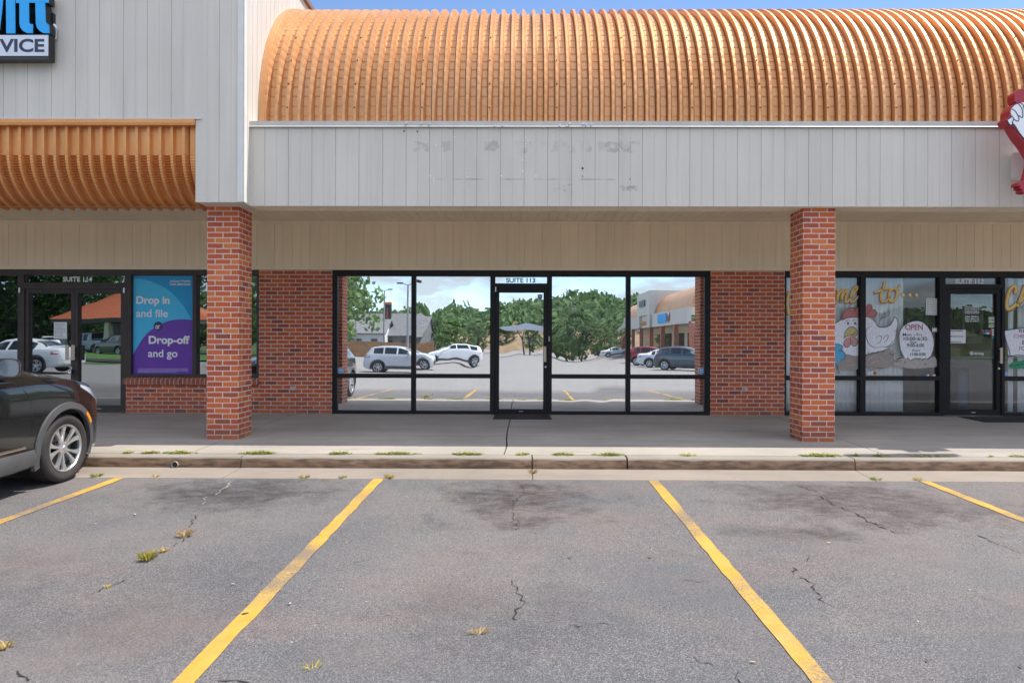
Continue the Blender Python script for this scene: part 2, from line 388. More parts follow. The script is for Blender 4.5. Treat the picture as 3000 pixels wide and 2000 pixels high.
def line_mat():
    t = NT('yellow_paint'); v = t.coords()
    wear = t.math('ADD', t.math('MULTIPLY', t.noise(t.mapping(v, loc=(2, 1, 0)), 1.1, 5), 0.60), t.math('MULTIPLY', t.noise(v, 85, 4, 0.7), 0.45))
    c = t.mix(t.ramp(t.noise(v, 6, 5), [(0.3, 0.0), (0.7, 1.0)]), (0.405, 0.232, 0.031), (0.515, 0.315, 0.048))
    c = t.mix(t.ramp(t.noise(t.mapping(v, loc=(7, 7, 7)), 2.0, 5, 0.7), [(0.5, 0.0), (0.75, 0.55)]), c, (0.40, 0.27, 0.12))
    c = t.mix(t.ramp(wear, [(0.505, 0.0), (0.60, 0.9)]), c, (0.155, 0.125, 0.105))
    c = t.mix(t.ramp(t.noise(t.mapping(v, (1, 5, 1)), 7, 5, 0.7), [(0.64, 0.0), (0.68, 0.8)]), c, (0.09, 0.07, 0.055))
    t.principled(Base_Color=c, Roughness=0.85, Normal=t.bump(t.noise(v, 70, 4), 0.005, 0.9))
    return t.mat

def leaf_mat(name, a, b):
    t = NT(name); v = t.coords()
    g = t.n('ShaderNodeNewGeometry')
    c = t.mix(t.ramp(t.noise(v, 0.8, 3), [(0.3, 0.0), (0.7, 1.0)]), a, b)
    c = t.mix(t.math('MULTIPLY', g.outputs['Random Per Island'], 0.5), c, tuple(x*1.5 for x in b))
    d = t.n('ShaderNodeBsdfDiffuse', Color=c); tr = t.n('ShaderNodeBsdfTranslucent', Color=c)
    m = t.n('ShaderNodeMixShader'); m.inputs[0].default_value = 0.3; t.set(m.inputs[1], d); t.set(m.inputs[2], tr)
    t.t.links.new(m.outputs[0], t.out.inputs[0]); return t.mat

M = {}
M['copper'] = copper_mat(); M['copper_bounce_tint'] = copper_mat('copper_paint_bounce_tint', (1.12, 1.0, 0.80))  # awning copy of the copper, orange of bounced light put into its colour
M['tower_siding'] = siding_mat('tower_siding', (0.635, 0.59, 0.525))
M['wall_siding'] = siding_mat('wall_siding', (0.88, 0.735, 0.545))  # fascia's paint, lightened and warmed in colour for missing bounce light
M['trim_white'] = plain('trim_paint', (0.66, 0.64, 0.60), 0.5, var=0.05)
M['soffit'] = siding_mat('soffit_boards', (0.88, 0.74, 0.56))  # colour lightened and warmed too, to lift the light under the canopy
BRICKS = [(0.27, 0.070, 0.050), (0.44, 0.085, 0.040), (0.51, 0.100, 0.038), (0.54, 0.112, 0.038), (0.59, 0.140, 0.040), (0.65, 0.195, 0.055)]
M['pillar_brick'] = brick_mat('pillar_brick', BRICKS, (0.66, 0.50, 0.41), seed=1.0)
M['wall_brick'] = brick_mat('wall_brick', [(0.22, 0.066, 0.052), (0.40, 0.085, 0.045), (0.48, 0.098, 0.045)] + BRICKS[1:5], (0.64, 0.50, 0.40), seed=2.0)
M['rowlock'] = brick_mat('rowlock_brick', BRICKS[:4], (0.70, 0.58, 0.50), bl=0.074, ch=0.4, joint=0.012, seed=3.0)
M['frame_black'] = plain('black_aluminium', (0.014, 0.013, 0.014), 0.45, 0.0, var=0.2, spec=0.22)
M['frame_bronze'] = plain('bronze_aluminium', (0.055, 0.044, 0.040), 0.45, 0.1, var=0.15, spec=0.3)
M['rubber'] = plain('rubber', (0.022, 0.022, 0.023), 0.8, bump=0.002, bscale=160)
M['steel'] = plain('steel', (0.62, 0.62, 0.63), 0.28, 0.9)
M['bronze_plate'] = plain('bronze_plate', (0.50, 0.40, 0.31), 0.4, 0.3)
M['white'] = plain('white_enamel', (0.80, 0.80, 0.80), 0.4, var=0.03)
M['paper'] = plain('paper', (0.74, 0.75, 0.75), 0.8, var=0.05)
M['ink'] = plain('ink', (0.02, 0.02, 0.025), 0.7)
M['grey_ink'] = plain('grey_ink', (0.25, 0.25, 0.27), 0.7)
M['navy'] = plain('navy', (0.012, 0.02, 0.055), 0.35)
M['black'] = plain('black_enamel', (0.012, 0.012, 0.014), 0.35)
M['sign_blue'] = plain('sign_blue', (0.0, 0.36, 0.82), 0.35, var=0.04)
M['sign_face'] = plain('sign_face', (0.62, 0.66, 0.74), 0.4, var=0.04)
M['concrete'] = concrete_mat('concrete', (0.350, 0.314, 0.274))
M['kerb_top'] = concrete_mat('kerb_top', (0.283, 0.246, 0.202))
M['kerb_face'] = concrete_mat('kerb_face', (0.27, 0.165, 0.10), brown=0.4)
M['gutter'] = concrete_mat('gutter', (0.272, 0.228, 0.188))
M['dark_gap'] = plain('dark_gap', (0.03, 0.028, 0.025), 0.95)
# ------------------------------------------------------------------ the setting: ground, lot, kerb, walkway
YW = 11.395          # front plane of the shop fronts
YF = 8.62            # fascia
YT = 8.42            # tower face
YP = 8.71            # pillar fronts
ZWALK = lambda y: -(1.238 + 0.019 * (YW - y))
X_L, X_R = -15.0, 13.5   # the built length of the row of shops

def near_stain(px, py, rx, ry, col, amt):
    p = G(px, py); return (p.x, p.y, rx, ry, col, amt)
DK = (0.34, 0.29, 0.30)
M['asphalt'] = asphalt_mat([
    near_stain(700, 1440, 1.1, 0.85, DK, 1.0), near_stain(1520, 1462, 0.85, 1.0, DK, 1.0), near_stain(2500, 1470, 1.4, 1.0, DK, 0.9), near_stain(1460, 1790, 0.8, 0.7, (0.62, 0.61, 0.62), 0.6), near_stain(260, 1760, 1.6, 1.0, (0.72, 0.71, 0.72), 0.6),
    near_stain(2320, 1560, 0.7, 0.25, DK, 0.5)])

def lot():
    b = MB(); xs = [-24, -18, -14, -11, -8] + [-6 + 2*i for i in range(7)] + [10, 14, 20, 30, 44, 60]
    ys = [EDGE_Y, 6.5, 6, 5, 4, 3, 2, 1, 0, -2, -5, -9, -13, -17, -25, -35, -45, -60, -90, -125]
    b.grid([[(x, y, ground_z(x, y)) for x in xs] for y in ys])
    o = b.build('parking_lot', M['asphalt'], smooth=60); tag(o, kind='structure'); return o
LOT = lot()
def earth():
    b = MB(); xs = [-400, -150, -80, -50, -36, -24, -14, -8, 0, 10, 30, 60, 100, 200, 400]
    ys = [40, 8, 6, 3, 0, -2, -9, -17, -25, -35, -45, -60, -90, -125, -170, -260, -420, -700]
    b.grid([[(x, y, ground_z(x, min(y, EDGE_Y)) - 0.12) for x in xs] for y in ys])
    t = NT('grass_ground'); v = t.coords()
    c = t.mix(t.ramp(t.noise(v, 0.3, 6), [(0.35, 0.0), (0.65, 1.0)]), (0.055, 0.10, 0.025), (0.10, 0.15, 0.04))
    c = t.mix(t.ramp(t.noise(v, 9, 4), [(0.4, 0.0), (0.7, 0.6)]), c, (0.04, 0.075, 0.02))
    t.principled(Base_Color=c, Roughness=0.95, Normal=t.bump(t.noise(v, 30, 4), 0.03))
    tag(b.build('ground', t.mat, smooth=60), kind='structure')
earth()

M['line'] = line_mat()
def parking_line(px_top, px_bot, py_bot, w=0.105):
    random.seed(int(px_top))
    a = G(px_top, 1407); c = G(px_bot, py_bot); a.y = EDGE_Y - 0.01
    d = (c - a); n = 60; side = Vector((-d.y, d.x, 0)).normalized()
    L, Rr = [], []
    ln = max(d.length, 7.5); d = d.normalized() * ln
    for i in range(n + 1):
        p = a + d * (i / n); z = base_z(p.y) + 0.005
        for lst, s in ((L, 1), (Rr, -1)):
            q = p + side * s * (w/2 + random.uniform(-0.007, 0.006)); lst.append((q.x, q.y, z))
    b = MB(); b.grid([L, Rr]); b.build('parking_line', M['line'], LOT)
parking_line(335, -30, 1540); parking_line(1106, 535, 2000); parking_line(1913, 2412, 2000); parking_line(2700, 3040, 1540)

M['crack'] = plain('crack_dirt_shade', (0.022, 0.021, 0.02), 0.95)  # dirt, plus the shade of the crack's depth put into the colour
M['crack_pale'] = plain('crack_silt', (0.32, 0.28, 0.25), 0.95)
def crack(pts, w, m='crack', seed=1):
    random.seed(seed); P = [G(*p) for p in pts]; b = MB(); path = []
    for p, q in zip(P, P[1:]):
        n = max(2, int((q - p).length / 0.035))
        for i in range(n):
            t = i / n; r = p.lerp(q, t); r.x += random.gauss(0, 0.013); r.y += random.gauss(0, 0.013); path.append(r)
    seg = []
    def flush(seg):
        if len(seg) > 2: b.grid(list(zip(*[[(r.x - dx, r.y - dy, base_z(r.y) + 0.004) , (r.x + dx, r.y + dy, base_z(r.y) + 0.004)] for r, dx, dy in seg])))
    for i, r in enumerate(path):
        d = (path[min(i+1, len(path)-1)] - path[max(i-1, 0)]); d.z = 0; d.normalize()
        k = w * (0.15 + random.random()**1.5) * 0.5
        seg.append((r, -d.y*k, d.x*k))
        if random.random() < 0.08: flush(seg); seg = []
    flush(seg)
    if b.f: b.build('crack', M[m], LOT)
A = lambda x, y: (x*0.63776, 1260 + y*0.63776)          # measured in two enlarged views of the lot
B_ = lambda x, y: (1500 + x*0.63776, 1260 + y*0.63776)
crack([A(1060, 240), A(1010, 285), A(945, 315), A(935, 350)], 0.016, 'crack_pale', 3)
crack([A(900, 390), A(860, 455), A(870, 480), A(820, 520), A(760, 560)], 0.012, seed=4)
crack([A(625, 662), A(560, 690), A(500, 720), A(400, 765), A(345, 790)], 0.010, seed=5)
crack([B_(40, 250), B_(60, 280), B_(10, 330), B_(0, 370), B_(15, 420), B_(25, 460)], 0.011, seed=6)
crack([B_(0, 690), B_(20, 740), B_(70, 785), B_(25, 820), B_(10, 860), B_(30, 880)], 0.011, seed=7)
crack([B_(1310, 255), B_(1400, 285), B_(1470, 320)], 0.010, seed=8)
crack([B_(1400, 300), B_(1500, 350), B_(1590, 390), B_(1650, 425), B_(1740, 460), B_(1800, 480)], 0.018, seed=9)
crack([B_(2140, 480), B_(2220, 520), B_(2290, 545), B_(2360, 572)], 0.013, seed=10)
crack([B_(1300, 630), B_(1295, 670), B_(1360, 695), B_(1395, 740), B_(1430, 780), B_(1510, 820)], 0.010, seed=11)
crack([B_(230, 895), B_(250, 908), B_(340, 893), B_(430, 895), B_(500, 915)], 0.008, seed=12)
crack([B_(840, 1050), B_(930, 1085), B_(1010, 1080)], 0.007, seed=13)
crack([B_(1030, 1110), B_(1040, 1145), B_(1050, 1160)], 0.010, seed=14)
crack([A(1000, 1150), A(1080, 1148), A(1200, 1158)], 0.012, seed=15)
crack([A(80, 1110), A(110, 1145), A(130, 1158)], 0.012, seed=16)
crack([B_(800, 688), B_(880, 695), B_(940, 708)], 0.006, seed=17)
crack([B_(1370, 580), B_(1365, 610)], 0.008, seed=18)
crack([A(2340, 660), A(2352, 690)], 0.008, seed=19)

def gutter_and_kerb():
    # concrete pan, kerb in cast lengths, walkway slabs; joints are real gaps over dark soil
    YK0, YK1 = 7.545, 7.74
    ztop = lambda y: ZWALK(y)
    pan_z0, pan_z1 = -1.463, -1.437
    jn = [X_L - 6, -8.9, W(711, 1360, 7.6).x, W(1559, 1360, 7.6).x, W(2499, 1360, 7.6).x, 9.2, X_R + 8]
    cr = W(1836, 1360, 7.6).x
    b = MB()
    b.box(X_L - 6, X_R + 8, 7.0, YW + 0.1, -1.75, -1.50, 0)
    b.build('subsoil', M['dark_gap'])['kind'] = 'structure'
    b = MB(); cuts = sorted(jn + [])
    for a, c in zip(cuts, cuts[1:]):
        a2, c2 = a + 0.004, c - 0.004
        b.prism([(EDGE_Y - 0.03, -1.52), (EDGE_Y, pan_z0), (YK0 - 0.0, pan_z1), (YK0, -1.52)], 'x', a2, c2)
    tag(b.build('gutter', M['gutter']), kind='structure')
    b = MB(); random.seed(5)
    segs = []
    for a, c in zip(cuts, cuts[1:]):
        if a < cr < c: segs += [(a, cr - 0.003), (cr + 0.003, c)]
        else: segs.append((a, c))
    rows_seg = []
    for a, c in segs:
        n = max(4, int((c - a) / 0.12)); zt = ztop(YK0)
        rows = []
        for i in range(n + 1):
            x = a + 0.007 + (c - a - 0.014) * i / n; j = random.uniform(-0.004, 0.004); chip = random.uniform(0, 0.010) if random.random() < 0.25 else 0
            rows.append([(x, YK0, -1.52), (x, YK0 + 0.003 + j*0.5, -1.425), (x, YK0 + 0.010 + j, zt - 0.022 - chip), (x, YK0 + 0.018 + j + chip, zt - 0.007), (x, YK0 + 0.035 + chip, zt), (x, YK1 - 0.006, ztop(YK1)), (x, YK1 - 0.006, -1.52)])
        base = len(b.f); idx = b.grid(rows)
        for k in range(base, len(b.f)):
            b.m[k] = 1 if (k - base) % 6 < 2 else 0
        b.face(idx[0]); b.face(idx[-1][::-1])
    kerb = tag(b.build('kerb', [M['kerb_top'], M['kerb_face']], smooth=50), kind='structure')
    p = W(513, 1361, YK0); d = MB()
    d.lathe([(0.030, 0.0), (0.038, -0.012), (0.038, 0.05), (0.030, 0.05)], 'y', (p.x, YK0 - 0.005, -1.405), 16); d.disc((p.x, YK0 - 0.006, -1.405), 0.030, 'y', 16, 1)
    d.build('drain_pipe', [M['concrete'], M['dark_gap']], kerb)
    # walkway slabs
    b = MB(); j = [X_L - 6, -8.6, -3.87, -0.205, 4.23, 9.4, X_R + 8]
    for a, c in zip(j, j[1:]):
        g0 = 0.007 if a != -0.205 else 0.008; g1 = 0.007 if c != -0.205 else 0.008
        ys = [YK1 + 0.006, 8.3, 8.9, 9.6, 10.3, 11.0, YW + 0.10]
        L, Rr = [], []
        for y in ys:
            jl = (math.sin(y*7)*0.012 if a == -0.205 else 0); jr = (math.sin(y*7)*0.012 if c == -0.205 else 0)
            L.append((a + g0 + jl, y, ztop(y))); Rr.append((c - g1 + jr, y, ztop(y)))
        top = b.grid([L, Rr])
        dn = b.grid([[(x, y, -1.53) for x, y, z in L], [(x, y, -1.53) for x, y, z in Rr]])
        n = len(ys)
        for s in (0, 1):
            for i in range(n - 1): b.face((top[s][i], top[s][i+1], dn[s][i+1], dn[s][i]))
        b.face((top[0][0], top[1][0], dn[1][0], dn[0][0])); b.face((top[0][-1], top[1][-1], dn[1][-1], dn[0][-1]))
    tag(b.build('walkway', M['concrete']), kind='structure')
gutter_and_kerb()

# ------------------------------------------------------------------ the row of shops
SHOP = thing('shop_building', 'single storey brick shop row with pale vertical board fascia and ribbed copper barrel roof', 'building', (0, YW, -1.238))
def part(mb, name, mats, parent=None, smooth=None, label=None):
    o = mb.build(name, mats, None, smooth)
    par = parent or SHOP
    o.parent = par; o.matrix_parent_inverse = Matrix.Translation(SHOP.location).inverted()
    if label: o['label'] = label
    return o
def subpart(mb, name, mats, parent, smooth=None, label=None):
    o = mb.build(name, mats, None, smooth); o.parent = parent
    if label: o['label'] = label
    return o

def siding(b, x0, x1, y, z0, z1, pitch=0.3045, first=None, half=True, m=0, facing=-1, w=0.005, d=0.008, thick=None):
    """vertical boards with V grooves, on the plane y, as one strip of faces"""
    xs = [x0]; g = first if first is not None else x0 + pitch
    gs = []
    while g > x0 + pitch * 0.5 + 0.02: g -= pitch / 2
    k = 0; q = first if first is not None else x0 + pitch
    while q > x0: q -= pitch / 2; k -= 1
    q += pitch / 2; k += 1
    while q < x1 - 0.02:
        if q > x0 + 0.02:
            big = (k % 2 == 0)
            if big or half:
                gs.append((q, w if big else w*0.5, d if big else d*0.35))
        q += pitch / 2; k += 1
    prof = [(x0, 0)]
    for gx, ww, dd in gs: prof += [(gx - ww, 0), (gx - ww*0.3, dd), (gx + ww*0.3, dd), (gx + ww, 0)]
    prof.append((x1, 0))
    b.grid([[(x, y - facing*dd, z0) for x, dd in prof], [(x, y - facing*dd, z1) for x, dd in prof]], m)

X_T = -3.531
Z_SOF = (1000 - 648)/F*YW
ZF0, ZF1 = (1000 - 604.5)/F*YF, (1000 - 374)/F*YF      # fascia boards
ZCAP = (1000 - 356.5)/F*YF
Z_TOWER = 5.45
gF = W(776, 500, YF).x                                   # a wide groove

def fascia():
    sx = lambda px: W(px, 480, YF).x
    st = []
    for i, (a, c) in enumerate([(1212, 1256), (1298, 1326), (1352, 1388), (1420, 1460), (1500, 1545), (1548, 1605), (1620, 1680), (1690, 1730), (1755, 1815), (1822, 1873)]):
        zt = W(1500, 414, YF).z; zb = W(1500, 446, YF).z
        st.append((sx(a), sx(c), zb, zt, 7 + i % 3, 0.46, 0.38, 3.3*i))
    st.append((sx(1210), sx(1820), W(1500, 527.5, YF).z, W(1500, 523.5, YF).z, 5, 0.42, 0.5, 4.4))
    st.append((sx(1819), sx(1868), W(1500, 559, YF).z, W(1500, 545, YF).z, 14, 0.44, 0.5, 9.1))
    st.append((sx(1330), sx(1390), W(1500, 556, YF).z, W(1500, 530, YF).z, 16, 0.52, 0.4, 2.1))
    st.append((sx(1620), sx(1700), W(1500, 562, YF).z, W(1500, 540, YF).z, 16, 0.5, 0.45, 6.1))
    m = siding_mat('fascia_siding', (0.635, 0.59, 0.525), st)
    b = MB(); siding(b, X_T, X_R, YF, ZF0, ZF1, first=gF)
    b.box(X_T, X_R, YF + 0.0105, 8.90, ZF0 + 0.002, ZCAP - 0.02)
    f = part(b, 'fascia', m)
    c = MB(); zt = ZCAP; zl = W(1500, 370, YF).z
    c.prism([(YF - 0.020, zl), (YF - 0.035, zl - 0.016), (YF - 0.030, zl - 0.022), (YF - 0.004, zl - 0.008), (YF - 0.004, zl + 0.0), (8.93, ZCAP - 0.02), (8.93, zt + 0.02), (YF - 0.02, zt)], 'x', X_T + 0.002, X_R)
    subpart(c, 'cap_flashing', plain('flashing', (0.50, 0.48, 0.45), 0.5), f, label='pale metal flashing with a turned lip along the top edge')
    p = MB()
    Z8 = lambda x, y: W(1180 + x*0.31463, 350 + y*0.31463, YF - 0.004)
    random.seed(2)
    for (x, y, r) in [(308,170,.008),(311,240,.011),(482,165,.011),(1143,168,.008),(1145,225,.008),(1143,248,.007),(1116,380,.008),(1117,480,.010),(256,520,.012),(258,540,.008),(287,552,.008),(288,574,.010),(598,460,.006),(598,496,.006),(599,534,.009),(918,525,.012),(1240,525,.008),(2030,165,.009)]:
        p = MB(); q = Z8(x, y); p.lathe([(0, -0.002), (r*.7, -0.0015), (r, 0.002)], 'y', (q.x, q.y + 0.002, q.z), 10); subpart(p, 'filler_dab', M['white'], f)
    for (x, y, r) in [(12,110,.011),(135,113,.010),(1674,456,.014),(1673,530,.008),(2117,555,.008)]:
        p = MB(); q = Z8(x, y); p.disc((q.x, q.y, q.z), r, 'y', 10); subpart(p, 'bolt_hole', M['dark_gap'], f)
    for (x, y) in [(37,38),(175,40),(250,45),(858,62),(932,62),(1460,60),(1530,65),(1552,42),(1680,45),(1708,52),(1755,50)]:
        p = MB(); q = W(1180 + x*0.31463, 350 + y*0.31463, YF - 0.03); p.lathe([(0.0, -0.02), (0.012, -0.018), (0.013, 0.0), (0.006, 0.002), (0.006, 0.02)], 'y', (q.x, q.y, q.z), 8); subpart(p, 'screw', M['steel'], f)
    return f
fascia()

def roof():
    Y0, Z0, RR = 8.945, 3.0, 2.2
    prof = []                                            # (y, z, ny, nz, crimp)
    L0 = [ZCAP - 0.03 + (Z0 - ZCAP + 0.03) * i / 2 for i in range(2)]
    crimps = []
    def at(s):                                           # s: metres along the curve from the foot
        if s < Z0 - (ZCAP - 0.03): return (Y0, ZCAP - 0.03 + s, -1, 0)
        t = (s - (Z0 - ZCAP + 0.03)) / RR
        return (Y0 + RR - RR*math.cos(t), Z0 + RR*math.sin(t), -math.cos(t), math.sin(t))
    s = 0.0; rows_s = [(0.0, 0)]
    step = 0.135; s = 0.07
    while s < 4.3:
        rows_s += [(s - 0.016, 0), (s - 0.003, 1), (s + 0.003, 1), (s + 0.012, 0)]
        if s + step/2 < 4.3: rows_s.append((s + step/2, 0))
        s += step
    P = 0.1494; X0 = W(797, 340, 8.95).x - P*0.62         # first rib
    xs = []
    x = X0 - P
    xs.append((X_T + 0.10, 0, 1))
    n = int((X_R - X0) / P)
    for i in range(n):
        a = X0 + i*P
        xs += [(a - 0.010, 0, 1), (a - 0.007, -0.035, 0), (a + 0.001, -0.035, 0), (a + 0.008, 0.066, 0), (a + 0.040, 0.066, 0), (a + 0.072, 0, 1), (a + 0.106, 0.002, 1)]
    b = MB(); rows = []
    for s, c in rows_s:
        y, z, ny, nz = at(s)
        rows.append([(x, y + ny*(h - (0.0075*c if v else 0.002*c)), z + nz*(h - (0.0075*c if v else 0.002*c))) for x, h, v in xs])
    b.grid(rows)
    r = part(b, 'barrel_roof', M['copper'], smooth=20)
    # end trim against the tower: a flat band that follows the curve, with a lip
    t = MB(); rows = []
    for i in range(40):
        y, z, ny, nz = at(4.3*i/39)
        rows.append([(X_T + 0.004, y + ny*0.012, z + nz*0.012), (X_T + 0.004, y + ny*0.075, z + nz*0.075), (X_T + 0.085, y + ny*0.075, z + nz*0.075), (X_T + 0.085, y + ny*0.030, z + nz*0.030), (X_T + 0.125, y + ny*0.022, z + nz*0.022), (X_T + 0.125, y - ny*0.01, z - nz*0.01)])
    t.grid(rows); subpart(t, 'end_trim', M['copper'], r, smooth=30)
    for i in range(2, n, 6):
        for s in (0.30, 0.62, 0.98, 1.4):
            d = MB(); y, z, ny, nz = at(s); d.lathe([(0.0, 0.012), (0.009, 0.01), (0.010, 0.0)], 'z', (0, 0, 0), 6)
            k = len(d.v) - 18
            up = Vector((0, ny, nz)); q = up.to_track_quat('Z', 'X')
            for v in range(k, len(d.v)):
                w_ = q @ Vector(d.v[v]); d.v[v] = (X0 + i*P + 0.025 + w_.x, y + ny*0.066 + w_.y, z + nz*0.066 + w_.z)
            subpart(d, 'roof_screw', M['dark_gap'], r)
roof()

X_AR = W(573, 450, YT).x                                  # right end of the awning opening
Z_A1 = W(300, 349, YT).z                                  # its top
ZT0 = W(640, 592.5, YT).z                                 # lower edge of the tower
def tower():
    b = MB(); g0 = W(572, 200, YT).x
    siding(b, X_L, X_AR, YT, Z_A1, Z_TOWER, first=g0)
    siding(b, X_AR, X_T, YT, ZT0, Z_TOWER, first=g0)
    # return side towards the roof: boards run up it too
    ys = [YT]; y = YT + 0.12
    prof = [(YT, 0)]
    while y < 12.6:
        prof += [(y - 0.005, 0), (y - 0.0015, 0.008), (y + 0.0015, 0.008), (y + 0.005, 0)]; y += 0.152
    prof.append((12.6, 0))
    zlo = lambda yy: ZT0 if yy < YF + 0.2 else ZF0
    b.grid([[(X_T - dx, yy, ZT0 if yy < 8.9 else 2.2) for yy, dx in prof], [(X_T - dx, yy, Z_TOWER) for yy, dx in prof]], 0)
    b.box(X_AR + 0.012, X_T - 0.012, YT + 0.012, 8.9, ZT0 + 0.001, ZT0 + 0.05)
    b.box(X_L, X_T - 0.012, 12.4, 12.6, 2.2, Z_TOWER - 0.01)
    b.box(X_L, X_T - 0.03, YT + 0.03, 12.3, Z_TOWER - 0.06, Z_TOWER - 0.01)
    o = part(b, 'tower_wall', M['tower_siding'])
    c = MB(); c.box(X_L, X_T + 0.05, YT - 0.05, 12.65, Z_TOWER + 0.002, Z_TOWER + 0.075); subpart(c, 'tower_cap', plain('cap_brown', (0.22, 0.12, 0.08), 0.5), o)
    e = MB(); e.box(X_T - 0.075, X_T + 0.003, YT - 0.012, YT - 0.002, ZT0 + 0.004, Z_TOWER - 0.01); e.box(X_T + 0.001, X_T + 0.012, YT - 0.012, YT + 0.07, ZT0 + 0.004, Z_TOWER - 0.01)
    subpart(e, 'corner_board', M['trim_white'], o)
tower()

def awning():
    ya = YT + 0.035; P = 0.1494
    zt = W(300, 367, YT).z; zb = W(300, 603, 8.93).z; zs = W(300, 440, YT).z
    Rr = 0.56; zs = zb + Rr
    pts = []                                             # (y, z, ny, nz) from the top down
    rows_s = []
    n0 = 4
    for i in range(n0): pts.append((ya, zt + (zs - zt)*i/n0 - 0.0, -1, 0, 0))
    nc = 26
    for i in range(nc*2 + 1):
        t = (math.pi/2) * i/(nc*2) * 0.98
        pts.append((ya + Rr - Rr*math.cos(t), zs - Rr*math.sin(t), -math.cos(t), -math.sin(t), i % 2))
    xend = W(546, 400, YT).x; xs = []
    a = xend - 0.045
    n = int((xend - X_L)/P)
    xs.append((X_AR - 0.0, 0.01, 0)); xs.append((xend + 0.012, 0.01, 0)); xs.append((xend + 0.006, -0.03, 0)); xs.append((xend - 0.004, -0.03, 0)); xs.append((xend - 0.010, 0.0, 1))
    for i in range(n):
        a = xend - 0.030 - i*P
        if i: xs.append((a + 0.002, 0.0, 1))
        xs += [(a - 0.010, 0.046, 0), (a - 0.044, 0.046, 0), (a - 0.054, 0.0, 1), (a - 0.112, 0.002, 1)]
    b = MB(); rows = []
    for y, z, ny, nz, c in pts:
        rows.append([(x, y + ny*(h - (0.028*c if v else 0.004*c)) + 0.046, z + nz*(h - (0.028*c if v else 0.004*c))) for x, h, v in xs])
    b.grid(rows)
    w = part(b, 'curved_awning', M['copper_bounce_tint'], smooth=18, label='concave copper awning with crimped ribs under the tower')
    t = MB(); t.box(X_L, X_AR - 0.004, YT - 0.02, YT + 0.07, zt - 0.001, Z_A1 - 0.006); t.box(X_L, X_AR - 0.004, YT - 0.028, YT - 0.020, zt + 0.02, zt + 0.028)
    subpart(t, 'top_trim', M['copper_bounce_tint'], w)
    t = MB(); t.box(X_AR - 0.004, X_AR + 0.08, YT - 0.02, YT - 0.004, Z_A1 - 0.004, Z_A1 + 0.012); t.box(X_L, X_AR - 0.005, YT - 0.02, YT - 0.004, Z_A1 - 0.004, Z_A1 + 0.008)
    subpart(t, 'drip_edge', M['trim_white'], w)
    t = MB(); t.box(X_L, X_AR, 9.0, 9.06, zb - 0.012, Z_A1); t.box(X_L, X_AR, 8.93, 9.0, zb - 0.012, zb + 0.002)
    subpart(t, 'bottom_trim', M['copper_bounce_tint'], w)
    t = MB(); t.box(X_AR + 0.004, X_AR + 0.06, YT + 0.015, 9.06, ZT0 + 0.052, Z_A1 - 0.02); subpart(t, 'awning_cheek', M['copper_bounce_tint'], w)
awning()
def soffit():
    b = MB()
    def boards(x0, x1, y0, y1, z, step=0.152):
        x = x0; prof = [(x0, 0)]
        x += step
        while x < x1 - 0.02:
            prof += [(x - 0.004, 0), (x - 0.001, 0.007), (x + 0.001, 0.007), (x + 0.004, 0)]; x += step
        prof.append((x1, 0))
        b.grid([[(x, y0, z + d) for x, d in prof], [(x, y1, z + d) for x, d in prof]])
    boards(X_T, X_R, 8.90, YW + 0.02, Z_SOF); boards(X_L, X_T, 9.0, YW + 0.02, Z_SOF)
    b.box(X_L, X_R, 8.95, YW + 0.02, Z_SOF + 0.02, Z_SOF + 0.06)
    s = part(b, 'soffit', M['soffit'])
    c = MB(); prof = []
    # underside of the fascia beam, boarded crosswise
    x = X_T; P = [(X_T, 0)]
    while x < X_R - 0.3:
        x += 0.3045; P += [(x - 0.005, 0), (x - 0.001, 0.008), (x + 0.001, 0.008), (x + 0.005, 0)]
    P.append((X_R, 0))
    c.grid([[(x, YF + 0.012, ZF0 - 0.001 + d) for x, d in P], [(x, 8.885, ZF0 - 0.001 + d) for x, d in P]])
    c.box(X_T, X_R, 8.888, 8.93, ZF0 - 0.004, Z_SOF + 0.01); c.box(X_T, X_R, 8.931, 8.952, Z_SOF - 0.16, Z_SOF + 0.01)
    part(c, 'fascia_beam', M['soffit'])
    zq = Z_SOF; l = MB(); q = W(226, 612, 10.3)
    l.lathe([(0.0, -0.015), (0.085, -0.02), (0.10, -0.006), (0.105, 0.002)], 'z', (q.x, 10.3, zq), 24)
    part(l, 'soffit_light', plain('diffuser', (0.8, 0.78, 0.72), 0.4), None, 40)
soffit()

ZTOP = (1000 - 792.3)/F*YW         # top of the shop-front frames
ZBAND = W(1500, 780.5, YW).z
def upper_wall():
    b = MB(); siding(b, X_L, X_R, YW - 0.012, ZBAND, Z_SOF - 0.002, first=W(1014, 700, YW).x, w=0.006, d=0.008)
    b.box(X_L, X_R, YW + 0.002, YW + 0.2, ZTOP + 0.002, Z_SOF + 0.5)
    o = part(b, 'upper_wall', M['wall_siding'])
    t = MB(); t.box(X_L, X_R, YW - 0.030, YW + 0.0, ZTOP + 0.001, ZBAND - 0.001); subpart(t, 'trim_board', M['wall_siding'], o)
    c = MB(); c.box(X_L, X_R, YW - 0.034, YW - 0.013, Z_SOF - 0.05, Z_SOF - 0.003); subpart(c, 'cornice_strip', M['soffit'], o)
upper_wall()

